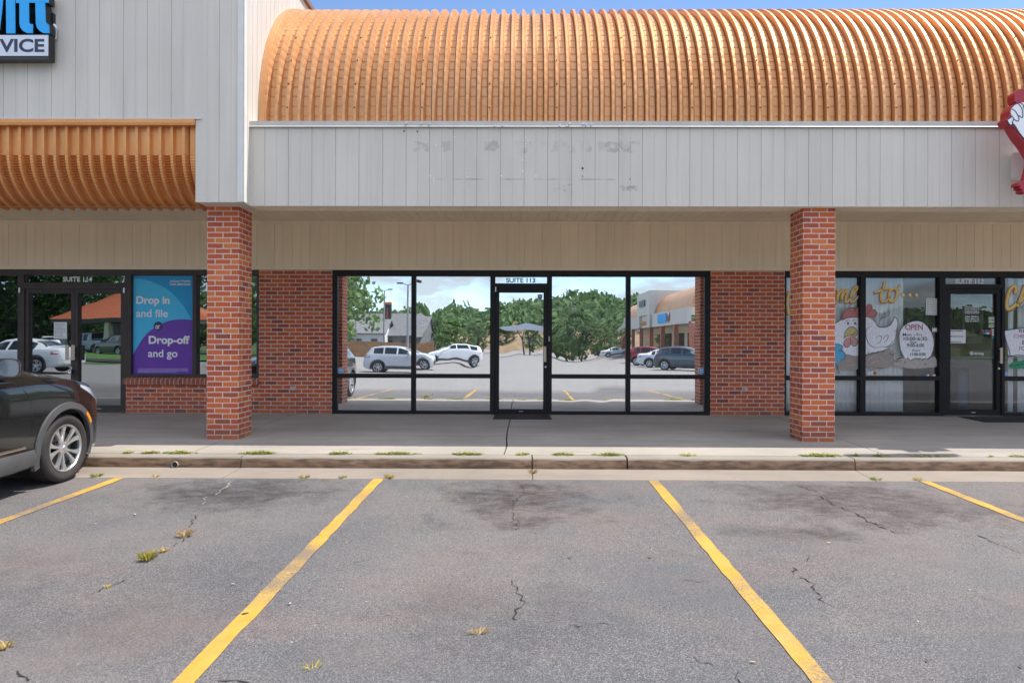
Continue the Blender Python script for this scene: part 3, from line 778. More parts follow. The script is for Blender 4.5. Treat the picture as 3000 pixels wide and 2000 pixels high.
def brick_box(b, x0, x1, y0, y1, z0, z1, u0=0.0, v0=None, m=0):
    """box whose courses run on round its corners; u starts at the front left corner"""
    w, d = x1 - x0, y1 - y0; v0 = z0 if v0 is None else v0
    def q(pts, us):
        b.poly(pts, m, [(u, p[2] - v0) for u, p in zip(us, pts)])
    q([(x0,y0,z0),(x1,y0,z0),(x1,y0,z1),(x0,y0,z1)], [u0, u0+w, u0+w, u0])
    q([(x1,y0,z0),(x1,y1,z0),(x1,y1,z1),(x1,y0,z1)], [u0+w, u0+w+d, u0+w+d, u0+w])
    q([(x1,y1,z0),(x0,y1,z0),(x0,y1,z1),(x1,y1,z1)], [u0+w+d, u0+2*w+d, u0+2*w+d, u0+w+d])
    q([(x0,y1,z0),(x0,y0,z0),(x0,y0,z1),(x0,y1,z1)], [u0-d, u0, u0, u0-d])
    b.poly([(x0,y0,z1),(x1,y0,z1),(x1,y1,z1),(x0,y1,z1)], m, [(0.05, 0.035)]*4); b.poly([(x0,y0,z0),(x0,y1,z0),(x1,y1,z0),(x1,y0,z0)], m, [(0.05, 0.035)]*4)
PW = 0.416
for px, px1, top in ((606.5, 700.3, ZT0), (2352.2, 2445.9, ZF0 - 0.002), (None, None, ZF0 - 0.002), (-1, -1, 1.79)):
    if px is None: x0 = W(2352, 900, YP).x + 7.345
    elif px == -1: x0 = W(606.5, 900, YP).x - 8.3
    else: x0 = W(px, 900, YP).x
    b = MB(); z0 = ZWALK(YP) - 0.01
    brick_box(b, x0, x0 + PW, YP, YP + PW, z0, top, 0.0, z0)
    part(b, 'brick_pillar', M['pillar_brick'])

# brick piers and sill wall in the shop-front plane
X = lambda px, py=1000: W(px, py, YW).x
ZB = -1.238
XA0, XA1 = X(373), X(761); XB0, XB1 = X(761), X(974.3); XC0, XC1 = X(2080), X(2296)
ZSILL0, ZSILL1 = W(560, 1126, YW).z, W(560, 1106, YW).z
b = MB(); brick_box(b, XB0, XB1, YW - 0.035, YW + 0.2, ZB - 0.03, ZTOP, 0.0, ZB); part(b, 'brick_pier', M['wall_brick'])
t = MB(); q = W(859, 1137, YW - 0.037); t.box(q.x - 0.052, q.x + 0.05, YW - 0.047, YW - 0.036, q.z - 0.03, q.z + 0.03); part(t, 'outlet_cover', plain('grey_plastic', (0.42, 0.40, 0.38), 0.5))
b = MB(); brick_box(b, XC0, XC1, YW - 0.035, YW + 0.2, ZB - 0.03, ZTOP, 0.0, ZB); part(b, 'brick_pier', M['wall_brick'])
t = MB(); q = W(2180, 1140, YW - 0.037); t.box(q.x - 0.038, q.x + 0.038, YW - 0.047, YW - 0.036, q.z - 0.035, q.z + 0.032); t.disc((q.x - 0.005, YW - 0.0475, q.z), 0.014, 'y', 10, 1); part(t, 'outlet_cover', [plain('grey_plastic2', (0.45, 0.42, 0.40), 0.5), M['dark_gap']])
b = MB(); brick_box(b, XA0, XA1 - 0.002, YW - 0.035, YW + 0.2, ZB - 0.03, ZSILL0, 0.0, ZB); sw = part(b, 'sill_wall', M['wall_brick'])
b = MB(); b.prism([(YW - 0.085, ZSILL0 + 0.003), (YW + 0.2, ZSILL0 + 0.003), (YW + 0.2, ZSILL1), (YW - 0.02, ZSILL1), (YW - 0.085, ZSILL1 - 0.022)], 'x', XA0 - 0.03, XA1 - 0.003)
subpart(b, 'rowlock_sill', M['rowlock'], sw)
# ------------------------------------------------------------------ shop fronts: every glazed bay is a window part with its own frame and pane
Z = lambda py, px=1500: W(px, py, YW).z
GY = YW + 0.035                                          # glass plane
M['glass_mirror'] = glass_mat('mirror_glass', 0.92, (0.93, 0.955, 0.96), (0.25, 0.28, 0.28), 0.0006, 1.1, 3.0)
M['glass_wavy'] = glass_mat('wavy_mirror_glass', 0.92, (0.93, 0.955, 0.96), (0.25, 0.28, 0.28), 0.008, 1.25, 1.0)
M['glass_wavy2'] = glass_mat('wavy_mirror_glass2', 0.92, (0.93, 0.955, 0.96), (0.25, 0.28, 0.28), 0.007, 1.15, 5.2)
M['glass_door'] = glass_mat('door_mirror_glass', 0.92, (0.92, 0.95, 0.96), (0.25, 0.28, 0.28), 0.004, 1.1, 9.0)
M['glass_dark'] = glass_mat('dark_glass', 0.42, (0.80, 0.86, 0.88), (0.22, 0.25, 0.26), 0.0015, 1.2, 6.0, haze=0.03)
M['glass_clear'] = glass_mat('clear_glass', 0.035, (0.9, 0.93, 0.95), (0.985, 0.99, 0.99), 0.001, 1.2, 8.0, haze=0.012)

def window(x0, x1, z0, z1, fr, mf, mg, fl=None, frr=None, fb=None, ft=None, name='window', label=None):
    """frame ring x0..x1, z0..z1 outside; fr = member width (left, right, bottom, top may differ)"""
    fl = fr if fl is None else fl; frr = fr if frr is None else frr; fb = fr if fb is None else fb; ft = fr if ft is None else ft
    b = MB(); y0, y1 = YW - 0.030, YW + 0.085
    b.box(x0, x0 + fl, y0, y1, z0, z1); b.box(x1 - frr, x1, y0, y1, z0, z1)
    b.box(x0 + fl, x1 - frr, y0 + 0.001, y1, z0, z0 + fb); b.box(x0 + fl, x1 - frr, y0 + 0.001, y1, z1 - ft, z1)
    s = 0.008                                            # glazing stops
    b.box(x0 + fl, x0 + fl + s, y0 + 0.022, y1 - 0.03, z0 + fb, z1 - ft); b.box(x1 - frr - s, x1 - frr, y0 + 0.022, y1 - 0.03, z0 + fb, z1 - ft)
    b.box(x0 + fl + s, x1 - frr - s, y0 + 0.022, y1 - 0.03, z0 + fb, z0 + fb + s); b.box(x0 + fl + s, x1 - frr - s, y0 + 0.022, y1 - 0.03, z1 - ft - s, z1 - ft)
    o = part(b, name, mf, label=label)
    if mg is not None:
        g = MB(); g.box(x0 + fl + 0.004, x1 - frr - 0.004, GY, GY + 0.006, z0 + fb + 0.004, z1 - ft - 0.004)
        subpart(g, 'pane', mg, o)
    return o
def door_leaf(x0, x1, z0, z1, stile, top, bot, mf, mg, label, handle_x=None, hz=(-0.34, -0.09), hm='bronze_plate', lock=None, back_plate=False):
    b = MB(); y0, y1 = YW - 0.012, YW + 0.055
    b.box(x0, x0 + stile, y0, y1, z0, z1); b.box(x1 - stile, x1, y0, y1, z0, z1)
    b.box(x0 + stile, x1 - stile, y0 + 0.001, y1, z0, z0 + bot); b.box(x0 + stile, x1 - stile, y0 + 0.001, y1, z1 - top, z1)
    s = 0.008
    b.box(x0 + stile, x0 + stile + s, y0 + 0.015, y1 - 0.01, z0 + bot, z1 - top); b.box(x1 - stile - s, x1 - stile, y0 + 0.015, y1 - 0.01, z0 + bot, z1 - top)
    b.box(x0 + stile + s, x1 - stile - s, y0 + 0.015, y1 - 0.01, z1 - top - s, z1 - top); b.box(x0 + stile + s, x1 - stile - s, y0 + 0.015, y1 - 0.01, z0 + bot, z0 + bot + s)
    o = part(b, 'door', mf, label=label)
    g = MB(); g.box(x0 + stile + 0.004, x1 - stile - 0.004, GY, GY + 0.006, z0 + bot + 0.004, z1 - top - 0.004); subpart(g, 'pane', mg, o)
    if handle_x:
        h = MB(); hx0, hx1 = handle_x
        h.box(hx0, hx1, y0 - 0.055, y0 - 0.045, hz[0], hz[1])
        h.box(hx0 + 0.006, hx1 - 0.006, y0 - 0.046, y0 + 0.002, hz[0] + 0.02, hz[0] + 0.035); h.box(hx0 + 0.006, hx1 - 0.006, y0 - 0.046, y0 + 0.002, hz[1] - 0.035, hz[1] - 0.02)
        subpart(h, 'handle', M[hm], o)
    if lock:
        l = MB(); l.lathe([(0.0, -0.014), (0.014, -0.013), (0.019, -0.008), (0.019, 0.002)], 'y', (lock[0], y0 - 0.001, lock[1]), 14); subpart(l, 'lock', M['steel'], o, 40)
    k = MB(); k.box((x0+x1)/2 - 0.035, (x0+x1)/2 + 0.035, y0 - 0.004, y0 - 0.0005, z0 + bot*0.45, z0 + bot*0.45 + 0.012); subpart(k, 'kick_label', M['steel'], o)
    return o

M['transom_ink'] = plain('transom_ink', (0.13, 0.13, 0.14), 0.6)
M['bright'] = plain('bright_vinyl', (0.92, 0.92, 0.92), 0.5, var=0.01)
# --- the middle shop
z0, z1, zm0, zm1 = ZB - 0.002, ZTOP, Z(1106.5), Z(1097)
zb_in = Z(1203)
fm = M['frame_black']
xj = [X(974.8), X(1211.3), X(1442.5)]; xr = [X(1610), X(1840.5), X(2079.5)]
half = 0.031; low_h = (zm0 + zm1) / 2
for (xa, xb, gm, gl, fl_, fr_) in ((xj[0], xj[1], 'glass_mirror', 'glass_mirror', 0.070, half), (xj[1], xj[2], 'glass_wavy', 'glass_mirror', half, 0.032),
                           (xr[0], xr[1], 'glass_wavy2', 'glass_wavy', 0.032, half), (xr[1], xr[2], 'glass_mirror', 'glass_mirror', half, 0.078)):
    window(xa, xb, low_h, z1, half, fm, M[gm], fl=fl_, frr=fr_, fb=0.028, ft=0.093)
    window(xa, xb, z0, low_h - 0.0005, half, fm, M[gl], fl=fl_, frr=fr_, fb=0.052, ft=0.028)
xd0, xd1 = xj[2], xr[0]
zt_tr = Z(836)
tw = window(xd0, xd1, zt_tr, z1, 0.03, fm, M['glass_mirror'], fl=0.038, frr=0.038, fb=0.028, ft=0.10, name='transom_window', label='mirrored transom window lettered SUITE 113')  # plain mirror glass, pale only from the sky it reflects
text('SUITE 113', X(1482), X(1568), Z(820), 0.078, GY - 0.002, M['transom_ink'], tw, bold=0.03)
b = MB(); b.box(xd0, xd0 + 0.042, YW - 0.032, YW + 0.085, z0, zt_tr - 0.001); b.box(xd1 - 0.032, xd1, YW - 0.032, YW + 0.085, z0, zt_tr - 0.001); b.box(xd0 + 0.042, xd1 - 0.032, YW - 0.031, YW + 0.085, zt_tr - 0.045, zt_tr - 0.001)
part(b, 'door_frame', fm)
dl = door_leaf(xd0 + 0.045, xd1 - 0.035, ZB + 0.018, zt_tr - 0.048, 0.062, 0.066, 0.062, fm, M['glass_door'], 'mirrored glass door lettered SUITE 113 above', (X(1591.5), X(1600)), (Z(1059), Z(1014)), 'bronze_plate', (X(1598.6), Z(1074)))
for zc in (Z(840), Z(984)):
    c = MB(); xx = X(1452) if zc > 0.5 else X(1608.5); c.lathe([(0.010, -0.04), (0.012, -0.038), (0.012, 0.045), (0.010, 0.047)], 'z', (xx, YW - 0.040, zc - 0.05), 10); subpart(c, 'hinge', M['steel'] if zc > .5 else M['bronze_plate'], dl, 40)
t = MB(); t.prism([(YW - 0.11, ZB - 0.005), (YW + 0.08, ZB - 0.005), (YW + 0.08, ZB + 0.014), (YW - 0.06, ZB + 0.014)], 'x', xd0 + 0.005, xd1 - 0.005); part(t, 'threshold', plain('dark_threshold', (0.05, 0.05, 0.052), 0.4, 0.4))

# --- the tax office on the left
fb_ = M['frame_bronze']
xL0 = X(64); xL1 = X(376); xP1 = X(572); xE = X(760.5)
zTr = Z(841, 200)
window(X(-420), X(-180), ZB, ZTOP, 0.04, fb_, M['glass_dark'], ft=0.09)
window(X(-180), xL0, ZB, ZTOP, 0.04, fb_, M['glass_dark'], frr=0.055, ft=0.09)
tw = window(xL0, xL1, zTr, ZTOP, 0.04, fb_, M['glass_dark'], fl=0.055, frr=0.055, fb=0.07, ft=0.09, name='transom_window', label='dark transom window lettered SUITE 114')
text('SUITE 114', X(180), X(266), Z(817, 220), 0.082, GY - 0.002, M['bright'], tw, bold=0.03)
b = MB(); b.box(xL0, xL0 + 0.062, YW - 0.032, YW + 0.085, ZB, zTr - 0.001); b.box(xL1 - 0.062, xL1, YW - 0.032, YW + 0.085, ZB, zTr - 0.001); b.box(xL0 + 0.062, xL1 - 0.062, YW - 0.031, YW + 0.085, zTr - 0.035, zTr - 0.001)
part(b, 'door_frame', fb_)
xm = X(219.5)
d1 = door_leaf(xL0 + 0.065, xm - 0.002, ZB + 0.016, zTr - 0.038, 0.060, 0.06, 0.10, fb_, M['glass_dark'], 'left leaf of the bronze double door', (X(199), X(208.5)), (Z(1054, 200), Z(1010, 200)), 'bronze_plate')
d2 = door_leaf(xm + 0.002, xL1 - 0.065, ZB + 0.016, zTr - 0.038, 0.060, 0.06, 0.10, fb_, M['glass_dark'], 'right leaf of the bronze double door', (X(216.5), X(226)), (Z(1054, 200), Z(1010, 200)), 'bronze_plate')
b = MB(); qx = X(234.5); b.box(qx - 0.028, qx + 0.045, YW + 0.012, YW + 0.032, Z(1055, 230), Z(1011, 230)); subpart(b, 'push_plate', M['black'], d2)
t = MB(); t.prism([(YW - 0.09, ZB - 0.005), (YW + 0.08, ZB - 0.005), (YW + 0.08, ZB + 0.012), (YW - 0.05, ZB + 0.012)], 'x', xL0 + 0.005, xL1 - 0.005); part(t, 'threshold', M['steel'])
for xx, dd in ((X(62), d1), (X(367), d2)):
    c = MB(); c.lathe([(0.010, -0.04), (0.014, -0.038), (0.014, 0.045), (0.010, 0.047)], 'z', (xx, YW - 0.042, Z(848, 200) - 0.02), 10); subpart(c, 'hinge', M['steel'], dd, 40)
kb = thing('key_lockbox', 'small silver and black key lockbox hung on the bronze double door handle', 'lockbox', (X(214.5), YW - 0.06, Z(1085, 210)))
b = MB(); b.box(-0.033, 0.033, -0.028, 0.010, -0.060, 0.022); o = b.build('case', M['black'], kb); o.modifiers.new('bevel', 'BEVEL').width = 0.006
b = MB(); b.box(-0.024, 0.024, -0.034, -0.028, -0.050, 0.016); o = b.build('cover', M['white'], kb); o.modifiers.new('bevel', 'BEVEL').width = 0.004
b = MB(); b.box(-0.014, 0.014, -0.0352, -0.0342, -0.012, 0.004); b.build('dial_window', M['ink'], kb)
b = MB(); b.tube([(-0.020, -0.008, 0.02), (-0.020, -0.008, 0.05), (-0.012, -0.008, 0.062), (0.012, -0.008, 0.062), (0.020, -0.008, 0.05), (0.020, -0.008, 0.02)], 0.005, 8); b.build('shackle', M['steel'], kb, 40)

window(xL1, xP1, ZSILL1 + 0.001, ZTOP, 0.04, fb_, M['glass_dark'], fl=0.06, frr=0.035, fb=0.05, ft=0.09)
window(xP1, xE, ZSILL1 + 0.001, ZTOP, 0.04, fb_, M['glass_dark'], fl=0.035, frr=0.04, fb=0.05, ft=0.09)

# --- the shop on the right
xr0 = X(2296.5); xq = X(2526); xw = X(2758); xv = X(2935); xz = X(3180)
zm = Z(1107.5, 2600)
for xa, xb, fl_, fr_ in ((xr0, xq, 0.03, 0.045), (xq, xw, 0.045, 0.05), (xv, xz, 0.032, 0.04), (xz, X(3420), 0.04, 0.04)):
    window(xa, xb, zm, ZTOP, 0.04, fm, M['glass_clear'], fl=fl_, frr=fr_, fb=0.03, ft=0.10)
    window(xa, xb, ZB, zm - 0.0005, 0.04, fm, M['glass_clear'], fl=fl_, frr=fr_, fb=0.05, ft=0.03)
zq = Z(839, 2850)
tw = window(xw, xv, zq, ZTOP, 0.03, fm, M['glass_clear'], fl=0.05, frr=0.045, fb=0.03, ft=0.10, name='transom_window', label='dark transom window lettered SUITE 112')
text('SUITE 112', X(2801), X(2886), Z(823, 2850), 0.082, GY - 0.002, M['bright'], tw, bold=0.03)
b = MB(); b.box(xw, xw + 0.072, YW - 0.032, YW + 0.085, ZB, zq - 0.001); b.box(xv - 0.022, xv, YW - 0.032, YW + 0.085, ZB, zq - 0.001); b.box(xw + 0.072, xv - 0.022, YW - 0.031, YW + 0.085, zq - 0.04, zq - 0.001)
part(b, 'door_frame', fm)
d3 = door_leaf(xw + 0.075, xv - 0.025, ZB + 0.016, zq - 0.043, 0.072, 0.075, 0.09, fm, M['glass_clear'], 'clear glass door lettered SUITE 112 above', (X(2922.5), X(2930)), (Z(1064, 2900), Z(1018, 2900)), 'bronze_plate', (X(2925), Z(1079, 2900)))
t = MB(); t.prism([(YW - 0.09, ZB - 0.005), (YW + 0.08, ZB - 0.005), (YW + 0.08, ZB + 0.014), (YW - 0.05, ZB + 0.014)], 'x', xw + 0.02, xv - 0.02); part(t, 'threshold', M['steel'])

# inside of the shops: floors, back and party walls, ceilings
def room(x0, x1, depth, wall, floor, ceil):
    b = MB(); y0, y1 = YW + 0.2, YW + depth
    b.poly([(x0, y1, ZB), (x1, y1, ZB), (x1, y1, Z_SOF), (x0, y1, Z_SOF)], 0)
    b.poly([(x0, y0 - 0.11, ZB), (x0, y1, ZB), (x0, y1, Z_SOF), (x0, y0 - 0.11, Z_SOF)], 0); b.poly([(x1, y0 - 0.11, ZB), (x1, y1, ZB), (x1, y1, Z_SOF), (x1, y0 - 0.11, Z_SOF)], 0)
    b.poly([(x0, y0 - 0.11, ZB), (x1, y0 - 0.11, ZB), (x1, y1, ZB), (x0, y1, ZB)], 1); b.poly([(x0, y0 - 0.11, 1.45), (x1, y0 - 0.11, 1.45), (x1, y1, 1.45), (x0, y1, 1.45)], 2)
    part(b, 'room', [wall, floor, ceil])
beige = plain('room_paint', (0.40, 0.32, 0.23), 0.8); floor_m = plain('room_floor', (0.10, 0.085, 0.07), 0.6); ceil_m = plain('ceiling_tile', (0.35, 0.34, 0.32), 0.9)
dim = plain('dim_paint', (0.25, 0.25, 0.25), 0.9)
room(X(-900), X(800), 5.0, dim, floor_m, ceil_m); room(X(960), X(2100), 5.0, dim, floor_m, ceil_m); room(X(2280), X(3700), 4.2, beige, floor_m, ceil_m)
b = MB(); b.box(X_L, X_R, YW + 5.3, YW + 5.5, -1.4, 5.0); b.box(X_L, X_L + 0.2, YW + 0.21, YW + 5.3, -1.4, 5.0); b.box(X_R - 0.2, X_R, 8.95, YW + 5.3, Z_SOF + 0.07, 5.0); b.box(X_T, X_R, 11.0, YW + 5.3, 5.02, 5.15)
part(b, 'back_wall', dim)

# ------------------------------------------------------------------ what hangs in, stands in or sticks to the windows
def mat_flat(x0, x1, y0, y1, label, rim):
    m = thing('door_mat', label, 'door mat', ((x0+x1)/2, (y0+y1)/2, ZWALK((y0+y1)/2)))
    w, d = (x1-x0)/2, (y1-y0)/2
    b = MB(); sl = 0.019
    for s in ([(-w, -d), (w, -d), (w*0.985, d), (-w*0.985, d)],):
        b.grid([[(-w, -d, 0.001 - sl*d), (-w*0.97, -d*0.90, 0.012 - sl*d), (-w*0.955, d*0.92, 0.012 + sl*d), (-w*0.985, d, 0.002 + sl*d)],
                [(w, -d, 0.001 - sl*d), (w*0.97, -d*0.90, 0.012 - sl*d), (w*0.955, d*0.92, 0.012 + sl*d), (w*0.985, d, 0.002 + sl*d)]])
        b.poly([(-w, -d, 0.001 - sl*d), (-w*0.97, -d*0.90, 0.012 - sl*d), (-w*0.955, d*0.92, 0.012 + sl*d), (-w*0.985, d, 0.002 + sl*d)])
        b.poly([(w, -d, 0.001 - sl*d), (w*0.97, -d*0.90, 0.012 - sl*d), (w*0.955, d*0.92, 0.012 + sl*d), (w*0.985, d, 0.002 + sl*d)])
    b.build('rubber_border', M['rubber'], m)
    p = MB(); random.seed(3)
    nx, ny = int(w*2/0.035), max(3, int(d*2/0.035))
    for i in range(nx):
        for j in range(ny):
            xx = -w*0.92 + 1.84*w*(i + .5)/nx; yy = -d*0.8 + 1.6*d*(j + .5)/ny; zz = 0.0125 + sl*yy
            p.box(xx - 0.011, xx + 0.011, yy - 0.011, yy + 0.011, zz, zz + 0.004)
    p.build('carpet_pile', plain('mat_pile', (0.02, 0.02, 0.022) if not rim else (0.035, 0.035, 0.037), 0.9), m)
mat_flat(X(1449), X(1613), YW - 0.66, YW - 0.13, 'flat black rubber door mat below the SUITE 113 mirrored door', 0)
mat_flat(X(2790), X(2998), YW - 0.80, YW - 0.12, 'black pile door mat below the SUITE 112 clear glass door', 1)

def sheet(name, label, cat, px0, py0, px1, py1, mat, tilt=0.0, y=None, lines=0, lm='grey_ink', ls=None):
    yy = GY - 0.004 if y is None else y
    a, c = W(px0, py0, yy), W(px1, py1, yy)
    cx, cz = (a.x + c.x)/2, (a.z + c.z)/2; w, h = abs(c.x - a.x)/2, abs(a.z - c.z)/2
    o = thing(name, label, cat, (cx, yy, cz)); o.rotation_euler = (0, tilt, 0)
    b = MB(); b.box(-w, w, -0.0006, 0.0006, -h, h); b.build('sheet', M[mat], o)
    random.seed(int(px0)); l = MB()
    for i in range(lines):
        z = h*0.82 - 1.64*h*i/max(1, lines - 1) if lines > 1 else 0; x = -w*0.85
        end = w*random.uniform(0.3, 0.85)
        while x < end:
            q = random.uniform(0.012, 0.04); l.box(x, min(x + q, end), -0.0014, -0.0008, z - h*0.30/lines, z + h*0.30/lines); x += q + 0.009
    if lines: l.build('writing', M[lm], o)
    return o
sheet('notice', 'white letter-size notice taped inside the left leaf of the bronze double door', 'notice', 158, 943.5, 196, 992, 'paper', lines=11)
sheet('notice', 'handwritten white notice taped high beside the painted egg, tilted slightly', 'notice', 2713, 874, 2751, 922.5, 'paper', 0.03, lines=7)
sheet('notice', 'wide white notice taped low in the SUITE 112 glass door', 'notice', 2780, 965.5, 2829, 1005, 'paper', 0.01, lines=3)
sheet('sticker', 'pale rectangular sticker beside the painted egg, near the bronze mullion', 'sticker', 2731.5, 959, 2752.5, 973, 'white', lines=2, lm='navy')
def sign_card(px0, py0, px1, py1, label, lines, col, tcol, bold=0.02, frame=True):
    yy = GY - 0.004; a, c = W(px0, py0, yy), W(px1, py1, yy)
    o = thing('door_sign', label, 'sign', ((a.x + c.x)/2, yy, (a.z + c.z)/2)); w, h = (c.x - a.x)/2, (a.z - c.z)/2
    n = len(lines)
    if frame:
        b = MB(); b.box(-w, w, -0.0008, 0.0006, -h, h); b.build('border', M[tcol], o)
        b = MB(); b.box(-w*0.94, w*0.94, -0.0016, -0.0009, -h*0.86, h*0.86); b.build('panel', M[col], o)
    for i, t in enumerate(lines):
        zc = h*0.78 - 1.56*h*(i + 0.5)/n
        text(t, -w*0.82, (w*0.82 if frame else w*0.98), zc, 1.1*h/n, -0.0024, M[tcol], o, bold=bold, align='fit')
sign_card(2827, 899.5, 2868, 918.5, 'black and white no public restrooms sign at the top of the SUITE 112 glass door', ['NO PUBLIC', 'RESTROOMS'], 'ink', 'white')
sign_card(2824, 921, 2869, 946, 'white cut lettering No shirt No shoes No service on the SUITE 112 glass door', ['No Shirt,', 'No Shoes,', 'No Service!'], 'ink', 'white', 0.03, False)
M['mint'] = plain('mint', (0.55, 0.68, 0.52), 0.6); M['teal'] = plain('teal', (0.02, 0.32, 0.36), 0.5); M['red_sticker'] = plain('red_sticker', (0.55, 0.08, 0.10), 0.5); M['blue_sticker'] = plain('blue_sticker', (0.05, 0.25, 0.62), 0.5)
sheet('sticker', 'pale green square sticker at the right edge of the SUITE 112 glass door', 'sticker', 2896.5, 927, 2914, 948, 'mint', lines=3, lm='ink')
sheet('sticker', 'small pale green label just below the square green sticker on the glass door', 'sticker', 2896.5, 950.5, 2914, 959, 'mint', lines=1)
cards = thing('card_stickers', 'cluster of little coloured payment card stickers on the SUITE 112 glass door', 'stickers', (W(2895, 970, GY).x, GY - 0.004, W(2895, 970, GY).z))
for i, (px, py, w, h, m) in enumerate([(2880,969,8,5,'red_sticker'),(2890,969,8,5,'blue_sticker'),(2900,969,8,5,'red_sticker'),(2885,976,8,5,'teal'),(2894,976,7,5,'white'),(2901,976,7,5,'red_sticker'),(2909,966,7,5,'white'),(2909,973,6,5,'white'),(2909,980,6,5,'white'),(2909,988,7,8,'teal')]):
    q = W(px, py, GY - 0.004) - Vector(cards.location); k = YW/F; b = MB(); b.box(q.x - w*k/2, q.x + w*k/2, -0.0006, 0.0006, q.z - h*k/2, q.z + h*k/2); b.build('card', M[m], cards)
cards2 = thing('card_stickers', 'row of tiny payment card stickers low beside the painted nest', 'stickers', (W(2730, 1099, GY).x, GY - 0.004, W(2730, 1099, GY).z))
for px, w, m in [(2712,4,'blue_sticker'),(2719,6,'white'),(2729,5,'red_sticker'),(2737,8,'white'),(2748,6,'blue_sticker')]:
    q = W(px, 1099 if px < 2745 else 1091, GY - 0.004) - Vector(cards2.location); k = YW/F; hh = 4.5 if px < 2745 else 17; b = MB(); b.box(q.x - w*k/2, q.x + w*k/2, -0.0006, 0.0006, q.z - hh*k/2, q.z + hh*k/2); b.build('card', M[m], cards2)
lg = thing('window_logo', 'white round emblem and small lettering low on the SUITE 112 glass door', 'logo', (W(2862, 1034, GY).x, GY - 0.004, W(2862, 1034, GY).z))
k = YW/F; b = MB()
b.lathe([(4.6*k, 0.0), (5.8*k, 0.0)], 'y', (-16*k, -0.001, 0), 18); b.lathe([(1.2*k, 0.0), (3.0*k, 0.0)], 'y', (-16*k, -0.001, 0), 14); b.build('emblem', M['white'], lg)
text('thriving', -8*k, 19*k, -0.5*k, 8*k, -0.001, M['white'], lg, bold=0.02)
# round blue shield stickers of the alarm firm
def shield(px, py, w, label, m='blue_sticker', yy=None):
    yy = GY - 0.004; q = W(px, py, yy); o = thing('alarm_sticker', label, 'sticker', (q.x, yy, q.z), group='alarm shield stickers'); k = w*YW/F/2
    pts = spline([(-1, 0.85), (-0.5, 0.8), (0, 1.0), (0.5, 0.8), (1, 0.85), (0.92, 0.2), (0.95, -0.3), (0.6, -0.85), (0, -1.0), (-0.6, -0.85), (-0.95, -0.3), (-0.92, 0.2)], True, 3)
    b = MB(); b.prism([(x*k, z*k*1.05) for x, z in pts], 'y', -0.0006, 0.0006); b.build('rim', M['white'], o)
    b = MB(); b.prism([(x*k*0.88, z*k*0.93) for x, z in pts], 'y', -0.0012, -0.0007); b.build('shield', M[m], o)
    b = MB(); b.box(-k*0.55, k*0.55, -0.0018, -0.0013, k*0.05, k*0.40); b.box(-k*0.5, k*0.5, -0.0018, -0.0013, -k*0.45, -k*0.28); b.build('emblem', M['white'], o)
shield(997, 1085, 17, 'blue shield alarm sticker at the lower left of the mirrored shop front')
shield(2055, 1086, 18, 'blue shield alarm sticker at the lower right of the mirrored shop front')
M['navy_sticker'] = plain('navy_sticker', (0.02, 0.06, 0.25), 0.5)
shield(1582, 869, 15, 'navy shield alarm sticker in the upper corner of the mirrored door', 'navy_sticker')
shield(2948, 1095, 12, 'pale blue shield alarm sticker beside the SUITE 112 door lock', 'blue_sticker')
hn = thing('house_number', 'white number 85 with an orange mark low on the window under the painted hen', 'number', (W(2556, 1093, GY).x, GY - 0.004, W(2556, 1093, GY).z))
text('85', -15*k, 1.5*k, 0, 10.5*k, -0.001, M['white'], hn, bold=0.03)
M['orange'] = plain('orange', (0.75, 0.22, 0.05), 0.5)
b = MB(); b.lathe([(0.0, -0.001), (5.5*k, 0.0)], 'y', (8*k, 0, 0), 14); b.build('orange_mark', M['orange'], hn)
b = MB(); b.prism(spline([(5*k, 5*k), (8*k, 1*k), (7*k, -2*k), (4*k, 2*k)], True, 3), 'y', -0.0022, -0.0014); b.build('dark_mark', M['ink'], hn)

